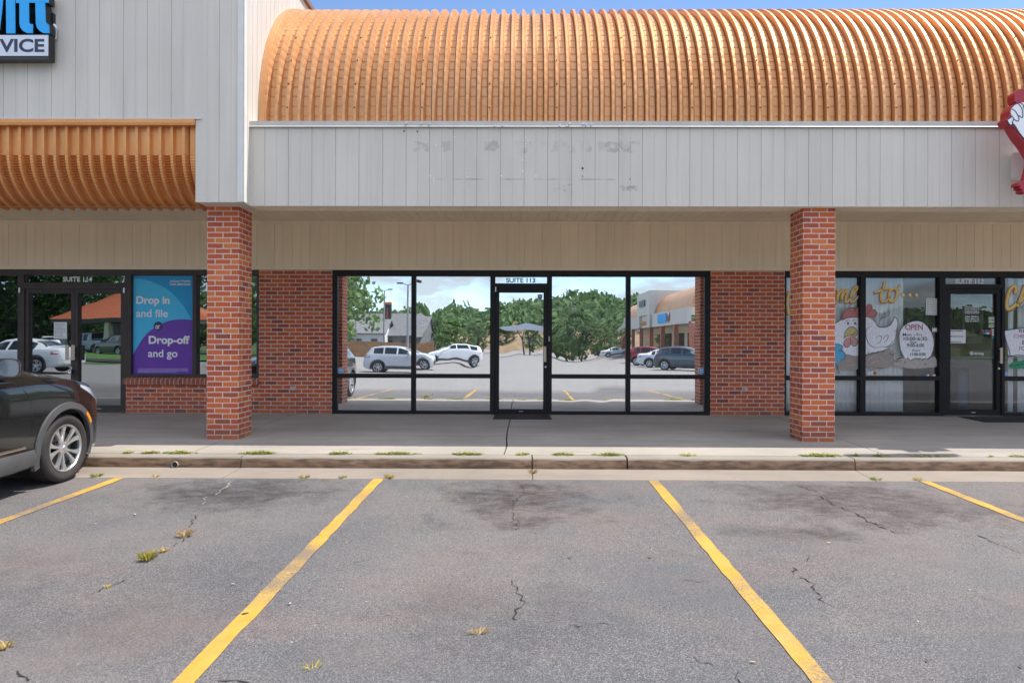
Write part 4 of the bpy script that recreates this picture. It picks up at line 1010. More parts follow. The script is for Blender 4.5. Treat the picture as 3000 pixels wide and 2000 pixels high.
# the poster
def poster():
    yy = GY - 0.006; P = lambda x, y: (lambda q: (q.x, q.z))(W(380 + x*0.20408, 790 + y*0.20408, yy))
    o = thing('window_poster', 'blue and purple poster reading Drop in and file or Drop-off and go', 'poster', (0, yy, 0))
    lightb = plain('poster_cyan', (0.05, 0.50, 0.80), 0.35, var=0.04); deep = plain('poster_blue', (0.0, 0.30, 0.62), 0.35, var=0.04); purple = plain('poster_purple', (0.13, 0.035, 0.36), 0.35, var=0.05); disc = plain('poster_navy', (0.03, 0.025, 0.13), 0.35)
    x0, y0, x1, y1 = 38, 88, 905, 1500
    def pg(pts, t, m, name):
        b = MB(); b.prism([P(*p) for p in pts], 'y', -t - 0.0006, -t); b.build(name, m, o)
    pg([(x0, y0), (x1, y0), (x1, y1), (x0, y1)], 0.0, deep, 'sheet')
    arc1 = [(38, 128), (190, 138), (330, 180), (470, 240), (600, 330), (710, 445), (790, 550), (850, 650), (890, 730)]
    arc1 = spline(arc1, False, 4)
    pg(arc1 + [(890, 800), (300, 1000), (38, 1320)], 0.001, lightb, 'cyan_curve')
    arc2 = spline([(38, 1290), (60, 1200), (110, 1110), (180, 1000), (270, 895), (380, 820), (500, 755), (620, 722), (740, 711), (820, 712), (905, 722)], False, 4)
    pg(arc2 + [(905, 1500), (38, 1500)], 0.002, purple, 'purple_curve')
    b = MB(); c = P(410, 808); b.lathe([(0.0, -0.0034), (65*0.20408*k, -0.003)], 'y', (c[0], 0, c[1]), 24); b.build('round_badge', disc, o)
    T = lambda s, xa, xb, yc, h, bold, dx=0: text(s, P(xa, 0)[0], P(xb, 0)[0], P(500, yc)[1], h*0.20408*k, -0.0045, M['white'], o, bold=bold)
    T('Drop in', 97, 578, 432, 108, 0.035); T('and file', 97, 552, 622, 112, 0.014); T('Drop-off', 277, 866, 1002, 112, 0.035); T('and go', 270, 690, 1195, 112, 0.014); T('or', 374, 440, 808, 80, 0.02)
    T('Jackson Hewitt', 580, 874, 160, 36, 0.012); T('TAX SERVICES', 578, 874, 209, 28, 0.03)
    b = MB(); random.seed(4)
    for yl, xe in ((1420, 838), (1437, 838), (1454, 838), (1470, 675)):
        x = 120
        while x < xe:
            w = random.uniform(10, 36); a = P(x, yl - 4); c = P(min(x + w, xe), yl + 4); b.box(a[0], c[0], -0.0036, -0.003, c[1], a[1]); x += w + 7
    b.build('small_print', plain('poster_print', (0.45, 0.35, 0.62), 0.5), o)
poster()

# blinds of the right shop
M['blind'] = plain('blind_vinyl', (0.90, 0.92, 0.93), 0.6, var=0.02)
def blind(px0, px1, gaps, label, off=0.0):
    yb = GY + 0.10; o = thing('vertical_blind', label, 'blind', (X(px0), yb, 0)); b = MB(); x = 0; xe = X(px1) - X(px0); i = 0; random.seed(int(px0))
    while x < xe - 0.01:
        w = 0.092
        if i not in gaps:
            a = R(random.uniform(1, 3)); hx, hy = math.cos(a)*w/2, math.sin(a)*w/2; sway = random.uniform(-0.004, 0.004)
            b.grid([[(x + w/2 - hx + sway, -hy, ZB + 0.06), (x + w/2, 0.006, ZB + 0.06), (x + w/2 + hx + sway, hy, ZB + 0.06)], [(x + w/2 - hx, -hy, ZTOP - 0.06), (x + w/2, 0.006, ZTOP - 0.06), (x + w/2 + hx, hy, ZTOP - 0.06)]])
        x += 0.080; i += 1
    ob = b.build('slats', M['blind'], o, 40); so_ = ob.modifiers.new('thick', 'SOLIDIFY'); so_.thickness = 0.0015
    r = MB(); r.box(0, xe, -0.03, 0.03, ZTOP - 0.06, ZTOP - 0.01); r.build('head_rail', M['white'], o)
blind(2298, 2520, (), 'closed white vertical blind behind the right brick pillar')
blind(2532, 2648, (), 'half drawn white vertical blind behind the painted hen')
blind(2942, 3180, (1, 3, 6), 'partly open white vertical blind right of the SUITE 112 door')
# things seen through the door
pf = thing('framed_picture', 'dark framed picture on the beige back wall behind the SUITE 112 door', 'picture', (W(2851, 950, YW + 4.1).x, YW + 4.17, W(2851, 940, YW + 4.1).z))
b = MB(); b.box(-0.42, 0.42, -0.04, 0, -0.62, 0.60); b.build('frame', M['black'], pf)
b = MB(); b.box(-0.25, 0.25, -0.05, -0.041, -0.42, 0.40); b.build('mount', plain('mount', (0.3, 0.32, 0.27), 0.6), pf)
b = MB(); b.box(-0.17, 0.17, -0.056, -0.051, -0.30, 0.28); b.build('print', plain('print', (0.10, 0.13, 0.12), 0.5), pf)
pf2 = dup(pf, (W(2690, 950, YW + 4.1).x, YW + 4.17, W(2690, 960, YW + 4.1).z), label='dark framed picture seen behind the painted egg')
ct = thing('shop_counter', 'low dark counter inside the SUITE 112 shop', 'counter', (W(2900, 1000, YW + 2.6).x, YW + 2.6, ZB))
b = MB(); b.box(-1.4, 0.9, -0.25, 0.25, 0, 0.92); b.build('cabinet', plain('dark_wood', (0.05, 0.035, 0.03), 0.5), ct)
b = MB(); b.box(-1.45, 0.95, -0.30, 0.28, 0.921, 0.96); b.build('counter_top', plain('counter_top', (0.30, 0.29, 0.27), 0.4), ct)
rg = thing('cash_register', 'grey cash register standing on the dark counter', 'register', (W(2865, 1010, YW + 2.5).x, YW + 2.52, ZB + 0.961))
b = MB(); b.prism([(-0.2, 0), (0.2, 0), (0.2, 0.22), (0.05, 0.26), (-0.2, 0.12)], 'x', -0.22, 0.22); b.build('case', plain('reg_grey', (0.12, 0.12, 0.13), 0.5), rg)
b = MB(); b.box(-0.15, 0.15, 0.08, 0.12, 0.265, 0.40); b.build('display', M['black'], rg)
cu = thing('cooler_box', 'dark drinks cooler with a blue glass front inside the SUITE 112 shop', 'cooler', (W(2800, 1150, YW + 1.2).x, YW + 1.2, ZB))
b = MB(); b.box(-0.11, 0.11, -0.2, 0.2, 0, 0.78); b.build('cabinet', M['black'], cu)
b = MB(); b.box(-0.085, 0.085, -0.212, -0.201, 0.08, 0.72); b.build('glass_front', plain('cooler_front', (0.03, 0.10, 0.22), 0.15), cu)

# ------------------------------------------------------------------ the painted window
def brush_paint(name, col):
    t = NT(name); v = t.coords()
    st = t.noise(t.mapping(v, (14, 1, 5), rot=(0, 0.6, 0)), 3.0, 5, 0.6)
    c = t.mix(t.ramp(st, [(0.32, 0.0), (0.68, 1.0)]), tuple(x*0.80 for x in col), tuple(min(1, x*1.10) for x in col))
    c = t.mix(t.ramp(t.noise(v, 4, 4), [(0.5, 0.0), (0.75, 0.35)]), c, tuple(x*0.72 + 0.03 for x in col))
    t.principled(Base_Color=c, Roughness=0.5); return t.mat
def painting():
    yy = GY - 0.003; Q = lambda x, y: (lambda q: (q.x, q.z))(W(2420 + x*0.19129, 830 + y*0.19129, yy)); kk = 0.19129*YW/F
    hen = thing('window_painting', 'hand painted white hen with a red comb sitting on a nest across two panes', 'painting', (0, yy, 0))
    eggp = thing('window_painting', 'hand painted white egg in a nest lettered OPEN with the shop hours', 'painting', (0, yy, 0))
    wel = thing('window_painting', 'yellow hand painted script lettering me to... above the hen', 'painting', (0, yy, 0))
    chk = thing('window_painting', 'yellow hand painted letters Ch on the window right of the glass door', 'painting', (0, yy, 0))
    mm = {n: brush_paint('paint_' + n, c) for n, c in dict(white=(0.84, 0.84, 0.90), red=(0.55, 0.18, 0.17), line=(0.012, 0.012, 0.02), beak=(0.60, 0.48, 0.20), wattle=(0.66, 0.32, 0.29), nest=(0.36, 0.30, 0.265), nest2=(0.46, 0.41, 0.37), blue=(0.10, 0.42, 0.68), yellow=(0.86, 0.55, 0.10), brown=(0.36, 0.12, 0.10), cream=(0.92, 0.72, 0.34), pink=(0.45, 0.10, 0.16), green=(0.02, 0.28, 0.13), grey=(0.36, 0.37, 0.42), yeldk=(0.62, 0.34, 0.08)).items()}
    def blob(o, pts, m, t, name, n=5, closed=True):
        b = MB(); b.prism([Q(*p) for p in spline(pts, True, n)], 'y', -t - 0.0004, -t); b.build(name, mm[m], o)
    def stroke(o, pts, w, m, t, name, n=6, taper=True):
        b = MB()
        groups = pts if isinstance(pts[0][0], (tuple, list)) else [pts]
        for g in groups:
            c = [Vector((*Q(*p), 0)) for p in (spline(g, False, n) if len(g) > 2 else g)]
            L, Rr = [], []
            for i, p in enumerate(c):
                d = (c[min(i+1, len(c)-1)] - c[max(i-1, 0)]); 
                if d.length < 1e-6: d = Vector((1, 0, 0))
                d.normalize(); f = i/(len(c)-1); ww = w*kk/2*((0.45 + 0.55*math.sin(math.pi*min(1, max(0, f*0.9 + 0.08)))) if taper else 1)
                L.append((p.x - d.y*ww, -t, p.y + d.x*ww)); Rr.append((p.x + d.y*ww, -t, p.y - d.x*ww))
            b.grid([L, Rr])
        b.build(name, mm[m], o)
    # nest
    blob(hen, [(150,1260),(230,1180),(260,1100),(330,1090),(420,1110),(520,1095),(640,1095),(760,1070),(880,1030),(980,1010),(1060,1060),(1040,1120),(1050,1200),(1000,1260),(900,1300),(740,1300),(600,1290),(520,1310),(300,1320),(200,1310)], 'nest', 0.0006, 'nest')
    stroke(hen, [[(640,1170),(700,1130),(760,1120)],[(690,1230),(760,1190),(820,1200)],[(830,1140),(890,1180),(950,1220)],[(900,1080),(960,1060),(1010,1110)],[(300,1200),(360,1180),(430,1200)],[(330,1260),(400,1245),(480,1255)]], 14, 'nest2', 0.0011, 'straw')
    stroke(hen, [[(770,1285),(830,1300),(890,1298)],[(960,1065),(1000,1090),(1035,1110)],[(1045,1160),(1030,1210)]], 10, 'line', 0.0013, 'dark_straw')
    # body
    body = [(60,720),(100,640),(180,590),(250,550),(350,525),(520,515),(640,510),(700,540),(760,600),(800,660),(880,672),(960,650),(1010,600),(1040,530),(1060,522),(1090,560),(1098,640),(1070,720),(1065,780),(1060,850),(1030,920),(940,990),(820,1040),(700,1060),(620,1085),(480,1110),(330,1085),(280,1060),(190,930),(110,900),(50,820)]
    blob(hen, body, 'white', 0.0018, 'body')
    stroke(hen, [(60,720),(100,640),(180,590),(250,550),(350,525),(520,515),(640,510),(700,540),(760,600),(800,660),(880,672),(960,650),(1010,600),(1040,530),(1060,522),(1090,560),(1098,640),(1070,720),(1040,745)], 11, 'line', 0.0030, 'outline', 5)
    stroke(hen, [[(1065,770),(1070,800),(1055,860),(1030,890)],[(1035,905),(1010,945),(960,970),(900,985)],[(690,655),(620,700),(608,770),(625,860),(660,930),(720,970),(790,982),(850,965)],[(850,970),(940,965),(1000,920),(1020,880)],[(760,840),(820,795),(850,830),(830,890),(770,930)],[(870,860),(915,800),(950,795),(935,860),(880,910)]], 8, 'line', 0.0030, 'wing_line')
    stroke(hen, [[(640,1075),(660,1050)],[(610,1110),(650,1075)],[(670,1095),(720,1050)],[(760,1060),(810,1035)],[(820,1050),(880,1025)],[(850,1060),(900,1035)]], 14, 'line', 0.0030, 'ruffle')
    blob(hen, [(250,560),(255,480),(290,420),(350,375),(420,372),(440,410),(480,370),(540,345),(590,360),(640,320),(690,325),(705,370),(700,410),(750,405),(775,450),(760,500),(720,530),(640,505),(500,512),(350,525)], 'red', 0.0024, 'comb')
    stroke(hen, [[(250,575),(258,480),(300,410),(370,372),(425,372),(440,410),(415,470)],[(430,400),(490,360),(525,348)],[(610,470),(680,420),(705,370),(690,330),(640,318)],[(705,400),(755,410),(778,455),(755,505),(720,525)]], 8, 'line', 0.0034, 'comb_line')
    blob(hen, [(270,840),(285,760),(330,690),(390,665),(440,680),(475,730),(470,780),(430,810),(350,800)], 'beak', 0.0030, 'beak')
    stroke(hen, [[(270,840),(285,760),(330,690),(390,665),(440,680),(475,730),(470,790),(430,815),(400,808)],[(270,840),(320,805),(380,795),(430,770),(455,730)]], 10, 'line', 0.0036, 'beak_line')
    blob(hen, [(340,820),(365,815),(375,870),(365,940),(330,975),(290,970),(270,930),(285,870)], 'wattle', 0.0028, 'wattle'); blob(hen, [(375,815),(430,820),(475,860),(478,920),(450,955),(405,955),(380,910)], 'wattle', 0.0028, 'wattle')
    stroke(hen, [[(340,825),(290,865),(268,930),(295,975),(335,975),(368,935),(375,880),(365,815)],[(430,822),(472,855),(480,915),(450,955),(410,955),(380,915),(370,850)]], 9, 'line', 0.0036, 'wattle_line')
    blob(hen, [(322,600),(336,590),(348,605),(345,630),(328,630)], 'line', 0.0034, 'eye', 3); blob(hen, [(430,600),(445,590),(458,605),(455,628),(436,628)], 'line', 0.0034, 'eye', 3)
    stroke(hen, [[(300,580),(325,565),(345,568)],[(400,575),(430,560),(455,565)],[(455,625),(480,632)]], 8, 'line', 0.0034, 'brow')
    stroke(hen, [[(820,585),(840,540),(860,490),(910,450),(970,420)],[(970,420),(965,470),(920,510),(860,535),(835,550)],[(840,545),(900,490),(960,440)]], 7, 'line', 0.0030, 'loose_feather')
    blob(hen, [(140,930),(190,920),(240,950),(250,990),(230,1030),(270,1050),(292,1100),(280,1150),(240,1165),(200,1200),(180,1240),(150,1260),(120,1150),(125,1030)], 'blue', 0.0028, 'blue_bow')
    stroke(hen, [[(185,925),(240,950),(250,990),(220,1025),(190,1025)],[(230,1030),(275,1055),(292,1105),(275,1155),(225,1165)],[(150,1225),(175,1260),(185,1330),(205,1375),(160,1360)]], 9, 'line', 0.0036, 'bow_line')
    # egg
    egg = [(1120,850),(1130,740),(1180,660),(1270,600),(1380,575),(1480,595),(1560,670),(1620,770),(1648,880),(1640,1000),(1600,1110),(1520,1180),(1300,1185),(1190,1120),(1140,1010)]
    blob(eggp, [(1030,1240),(1090,1180),(1140,1120),(1240,1150),(1300,1170),(1400,1140),(1520,1150),(1640,1110),(1690,1170),(1700,1230),(1690,1275),(1560,1290),(1390,1305),(1200,1290)], 'nest2', 0.0026, 'nest')
    blob(eggp, egg, 'white', 0.0014, 'egg')
    stroke(eggp, egg[2:12] , 6, 'line', 0.0034, 'egg_line'); stroke(eggp, [egg[13], egg[14], egg[0], egg[1], egg[2]], 7, 'line', 0.0034, 'egg_line')
    stroke(eggp, [[(1085,1165),(1140,1140),(1190,1135)],[(1075,1205),(1130,1175)],[(1240,1130),(1280,1180)],[(1300,1180),(1350,1140)],[(1340,1170),(1390,1135)],[(1400,1170),(1450,1140)],[(1470,1175),(1520,1140)],[(1550,1165),(1610,1120)],[(1200,1190),(1215,1230)],[(1500,1235),(1550,1240)],[(1620,1130),(1650,1110)]], 18, 'line', 0.0036, 'straw')
    Tx = lambda s, xa, xb, yc, h, m, bold, o=eggp: text(s, Q(xa, 0)[0], Q(xb, 0)[0], Q(1400, yc)[1], h*kk, -0.0042, mm[m], o, bold=bold)
    Tx('OPEN', 1212, 1482, 668, 84, 'pink', 0.02); Tx('Mon - Fri', 1176, 1462, 782, 44, 'line', 0.01); Tx('10:00-6:30', 1190, 1550, 845, 56, 'line', 0.012); Tx('Sat', 1285, 1390, 897, 36, 'line', 0.005)
    Tx('9:00-6:00', 1240, 1503, 945, 54, 'line', 0.015); Tx('Sun', 1320, 1440, 1022, 38, 'line', 0.005); Tx('11:00-5:00', 1290, 1525, 1082, 48, 'line', 0.02)
    # script: me to...
    def script(o, strokes, w):
        for dx, dy, ww, m, t in ((-6, 8, w*1.28, 'brown', 0.0010), (0, 0, w, 'yeldk', 0.0016), (2, -3, w*0.82, 'yellow', 0.0022), (5, -7, w*0.30, 'cream', 0.0028)):
            stroke(o, [[(x + dx, y + dy) for x, y in g] for g in strokes], ww, m, t, 'lettering', 6, False)
    script(wel, [[(172,85),(185,150),(165,240),(150,310)],[(160,280),(200,160),(250,95),(262,110),(240,200),(222,295)],[(225,280),(265,170),(315,100),(330,120),(305,220),(300,285),(330,285)],[(330,285),(400,180),(470,95),(480,60),(455,55),(400,130),(372,220),(385,285),(430,270),(500,195)]], 34)
    script(wel, [[(735,140),(790,130),(870,95),(1000,75)],[(905,-30),(880,60),(840,180),(850,270),(900,280),(950,240),(990,170)],[(1050,90),(985,110),(960,190),(975,265),(1030,270),(1080,200),(1085,120),(1050,85),(1100,90),(1140,20)]], 36)
    for cx in (1178, 1287, 1388):
        blob(wel, [(cx-32,180),(cx,146),(cx+32,180),(cx,214)], 'yeldk', 0.0020, 'dot'); blob(wel, [(cx-24,176),(cx,152),(cx+24,176),(cx,202)], 'cream', 0.0026, 'dot')
    # right window, measured in its own enlarged view
    U = lambda x, y: ((2720 + x*0.28056 - 2420)/0.19129, (800 + y*0.28056 - 830)/0.19129)
    script(chk, [[U(905,215),U(915,160),U(890,140),U(850,180),U(825,260),U(815,340),U(835,375),U(880,355),U(915,325)],[U(1010,120),U(985,200),U(950,300),U(930,350)],[U(940,330),U(985,270),U(1030,240),U(1040,270),U(1020,340)]], 54)
    bd = thing('window_painting', 'white painted signboard with pink and black handwriting right of the glass door', 'painting', (0, yy, 0))
    blob(bd, [U(790,600),U(900,580),U(1060,560),U(1200,550),U(1215,700),U(1200,850),U(1050,862),U(850,866),U(830,800),U(800,680)], 'white', 0.0012, 'board', 2)
    stroke(bd, [U(790,600),U(900,583),U(1060,566),U(1200,556)], 12, 'line', 0.0026, 'board_edge', 4, False); stroke(bd, [U(825,872),U(920,858),U(1060,862)], 14, 'line', 0.0026, 'board_edge', 4, False); stroke(bd, [U(790,605),U(805,690),U(840,800),U(855,865)], 12, 'line', 0.0026, 'board_edge', 4, False)
    q = [U(945,590), U(1080,610), U(890,650), U(1090,650), U(975,720), U(1080,720), U(945,790), U(1090,790)]
    for s, xa, xb, yc, h, m in (('BEST', 945, 1090, 600, 34, 'line'), ('CHICKEN', 890, 1130, 655, 42, 'pink'), ('BY', 980, 1080, 722, 44, 'line'), ('POUND', 945, 1130, 782, 44, 'pink')):
        a, c, e = U(xa, yc), U(xb, yc), h*0.28056*YW/F
        text(s, Q(*a)[0], Q(*c)[0], Q(*a)[1], e, -0.0030, mm[m], bd, bold=0.0)
    gr = thing('window_painting', 'green painted leaf shape below the painted signboard', 'painting', (0, yy, 0))
    blob(gr, [U(838,965),U(880,930),U(960,915),U(1040,905),U(1120,950),U(1100,990),U(980,995),U(880,998)], 'green', 0.0012, 'leaf')
    stroke(gr, [U(850,965),U(930,960),U(1040,930)], 12, 'line', 0.0024, 'leaf_line')
    wr = thing('window_painting', 'large reddish painted letter edge left of the right brick pillar', 'painting', (0, yy, 0))
    V = lambda x, y: ((2260 + x*0.34435 - 2420)/0.19129, (760 + y*0.34435 - 830)/0.19129)
    script(wr, [[V(160,270),V(140,330),V(138,400),V(150,470)],[V(230,290),V(260,380),V(300,420),V(340,300)],[V(370,380),V(420,330),V(400,300),V(370,340),V(390,420),V(440,400)],[V(470,260),V(460,400),V(490,420)]], 50)
painting()

# ------------------------------------------------------------------ signs on the front
def tax_sign():
    yf = 8.26; S = lambda x, y: (lambda q: (q.x, q.z))(W(x*0.12755, y*0.12755, yf))
    o = thing('shop_sign', 'blue channel letter shop sign over a white SERVICE box on the left tower', 'sign', (0, yf, 0))
    b = MB(); x1, z1 = S(1113, 815); x0, z0 = S(-9000, 1290); x1b, z0b = S(1113, 1290)
    b.box(x0, x1 + 0.004, 0.004, 0.110, z0b - 0.045, z1 + 0.012); b.build('sign_box', M['black'], o)
    b = MB(); b.box(x0 + 0.01, x1 - 0.002, -0.004, 0.0035, z0b, z1); pf_ = b.build('sign_face', M['sign_face'], o)
    for w_, xa, xb in (('VICE', -5, 1030), ('SER', -830, -60), ('TAX', -1900, -1150)): text(w_, S(xa, 0)[0], S(xb, 0)[0], S(500, 1045)[1], 295*0.12755*yf/F, -0.006, M['navy'], pf_, bold=0.03)
    letters = [
        ('letter', [(1113, -1400), (1113, 72), (1035, 72), (1055, 530), (1110, 560), (1128, 600), (1138, 770), (1010, 768), (930, 730), (860, 660), (828, 560), (815, 72), (668, 72), (668, 500), (690, 560), (760, 565), (760, 770), (625, 768), (530, 715), (470, 640), (450, 540), (450, 78), (368, 78), (368, -150), (450, -150), (450, -700), (668, -700), (668, -150), (815, -150), (815, -700), (1035, -700), (1035, -150)]),
        ('letter', [(140, -300), (348, -300), (355, 775), (148, 775)]),
        ('letter', [(100, -300), (50, 250), (0, 680), (-60, 775), (-330, 775), (-450, 100), (-560, 775), (-830, 775), (-1030, -300), (-820, -300), (-700, 420), (-560, -300), (-360, -300), (-230, 420), (-110, -300)]),
    ]
    letters[0] = ('letter', [(1113, -150), (1113, 72), (1035, 72), (1050, 500), (1070, 545), (1115, 565), (1130, 620), (1138, 770), (1010, 768), (930, 730), (860, 660), (828, 560), (815, 72), (668, 72), (672, 520), (695, 560), (762, 566), (758, 770), (625, 768), (530, 715), (470, 640), (450, 540), (450, 78), (368, 78), (368, -150)])
    for n, pts in letters:
        P = [S(*p) for p in pts]
        b = MB(); b.prism(P, 'y', 0.004, 0.110); lt = b.build(n, M['black'], o)
        b = MB(); b.prism(P, 'y', -0.004, 0.0035); b.build('letter_face', M['sign_blue'], lt)
    b = MB(); xa, za = S(300, -900); xc, zc = S(1165, 72); b.box(x0, xc - 0.05, 0.111, YT - yf - 0.001, S(0, 740)[1], S(0, 200)[1]); b.build('raceway', M['black'], o)
    b = MB(); q = lambda x, y: (lambda v: (v.x, v.z))(W(x*0.12755, y*0.12755, YT - 0.03))
    b.tube([(q(1180, 560)[0], YT - yf - 0.03, q(1180, 560)[1]), (q(1250, 590)[0], YT - yf - 0.03, q(1250, 590)[1]), (q(1292, 650)[0], YT - yf - 0.03, q(1292, 650)[1]), (q(1292, 900)[0], YT - yf - 0.03, q(1292, 900)[1]), (q(1200, 880)[0], YT - yf - 0.04, q(1200, 880)[1])], 0.018, 10); b.build('conduit', M['white'], o, 40)
tax_sign()

def hen_sign():
    yf = 8.02; yb = YF - 0.10; S = lambda x, y: (lambda q: (q.x, q.z))(W(2900 + x*0.22936, 240 + y*0.22936, yf))
    o = thing('shop_sign', 'red cut-out shop sign with white outlined figure on the right fascia', 'sign', (0, yf, 0))
    red = plain('sign_red', (0.36, 0.012, 0.022), 0.3, var=0.05)
    out = [(205, 480), (245, 440), (250, 370), (300, 290), (345, 270), (400, 250), (470, 235), (560, 150), (700, 100), (900, 110), (1150, 160), (1400, 300), (1500, 500), (1440, 700), (1320, 800), (1200, 840), (1150, 1000), (1180, 1250), (1190, 1330), (1000, 1350), (960, 1220), (900, 1180), (800, 1230), (760, 1390), (560, 1400), (480, 1330), (500, 1250), (560, 1000), (520, 900), (450, 790), (370, 690), (300, 570), (255, 560), (225, 530)]
    b = MB(); b.prism([S(*p) for p in spline(out, True, 3)], 'y', 0.0, 0.15); b.build('sign_body', red, o)
    face = [(215, 485), (250, 470), (275, 440), (265, 370), (310, 305), (350, 285), (400, 268), (470, 260), (560, 180), (700, 130), (900, 140), (1140, 190), (1370, 320), (1450, 500), (1400, 670), (1300, 760), (1100, 800), (900, 900), (700, 930), (560, 860), (470, 770), (390, 670), (310, 540), (270, 560), (240, 530)]
    b = MB(); b.prism([S(*p) for p in spline(face, True, 3)], 'y', -0.006, -0.0005); b.build('sign_face', M['white'], o)
    def ln(pts, w):
        c = [Vector((*S(*p), 0)) for p in spline(pts, False, 6)]; b = MB(); L, Rr = [], []
        for i, p in enumerate(c):
            d = (c[min(i+1, len(c)-1)] - c[max(i-1, 0)]).normalized(); L.append((p.x - d.y*w, -0.0068, p.y + d.x*w)); Rr.append((p.x + d.y*w, -0.0068, p.y - d.x*w))
        b.grid([L, Rr]); b.build('outline', M['navy'], o)
    for g in ([(275, 350), (320, 380), (355, 440), (365, 490), (340, 505), (305, 480), (280, 440)], [(300, 300), (350, 280), (400, 340), (415, 420), (405, 460), (360, 430)], [(370, 270), (420, 300), (440, 400)], [(305, 475), (285, 510), (290, 550), (330, 600), (400, 690), (460, 760)], [(215, 485), (255, 465), (280, 440)], [(215, 490), (235, 530), (260, 555), (285, 545), (290, 520)]): ln(g, 0.006)
    b = MB(); ab = [(320, 165), (350, 110), (430, 80), (520, 85), (560, 150), (470, 235), (345, 262)]
    b.prism([S(*p) for p in spline(ab, True, 3)], 'y', 0.01, 0.13); b.build('red_comb', red, o)
    b = MB(); b.prism([S(*p) for p in spline([(365, 1290), (395, 1270), (480, 1240), (560, 1240), (560, 1400), (440, 1410), (420, 1390), (425, 1370), (390, 1350), (395, 1320), (365, 1330)], True, 2)], 'y', 0.01, 0.12); b.build('red_foot', red, o)
    bx = thing('sign_box', 'white tilted wiring box behind the red cut-out shop sign', 'box', (0, 0, 0))
    q = lambda x, y, Y: W(2900 + x*0.22936, 240 + y*0.22936, Y)
    b = MB(); a0, a1 = q(285, 910, 8.46), q(265, 1225, 8.46); c0 = q(900, 830, 8.34)
    P = [(a0.x, a0.y, a0.z), (a1.x, a1.y, a1.z), (a1.x + 0.75, 8.36, a1.z + 0.04), (a0.x + 0.75, 8.36, a0.z + 0.06)]
    idx = [b.vert(p) for p in P] + [b.vert((p[0] + (0.11 if i < 2 else 0), YF - 0.001, p[2] - (0.0))) for i, p in enumerate(P)]
    b.face(idx[:4]); b.face(idx[4:]); 
    for i in range(4): b.face((idx[i], idx[(i+1) % 4], idx[4 + (i+1) % 4], idx[4 + i]))
    bo = b.build('box', M['trim_white'], bx)
    b = MB(); b.box(c0.x - 0.1, c0.x + 0.02, 8.30, YF - 0.002, c0.z - 0.30, c0.z - 0.22); b.box(c0.x - 0.1, c0.x + 0.02, 8.30, YF - 0.002, c0.z + 0.1, c0.z + 0.18); b.build('mounting_arm', red, o).location = (0, -yf, 0)
hen_sign()
# ------------------------------------------------------------------ cars
M['tyre'] = plain('tyre', (0.035, 0.030, 0.029), 0.75, var=0.2, scale=12, bump=0.0008, bscale=220)
M['alloy'] = plain('alloy', (0.66, 0.66, 0.67), 0.30, 0.85, var=0.03)
M['alloy_dark'] = plain('alloy_dark', (0.10, 0.10, 0.105), 0.4, 0.6)
M['cladding'] = plain('grey_cladding', (0.078, 0.077, 0.079), 0.55, var=0.12)
M['car_glass'] = plain('car_glass', (0.02, 0.024, 0.027), 0.05, 0.0, var=0.02)
M['chrome'] = plain('chrome', (0.75, 0.75, 0.76), 0.12, 1.0, var=0.01)
M['headlamp'] = plain('headlamp_glass', (0.55, 0.58, 0.62), 0.10, 0.3, coat=1.0)
M['tail_red'] = plain('tail_lamp', (0.45, 0.015, 0.02), 0.15, coat=1.0)
M['amber'] = plain('amber_lamp', (0.80, 0.28, 0.02), 0.25, coat=0.5)
M['arch_black'] = plain('arch_liner', (0.014, 0.014, 0.015), 0.9)
M['seam'] = plain('panel_gap', (0.006, 0.006, 0.006), 0.7)
def paint(name, col, metal=0.0):
    return plain(name, col, 0.32, metal, var=0.03, coat=1.0)

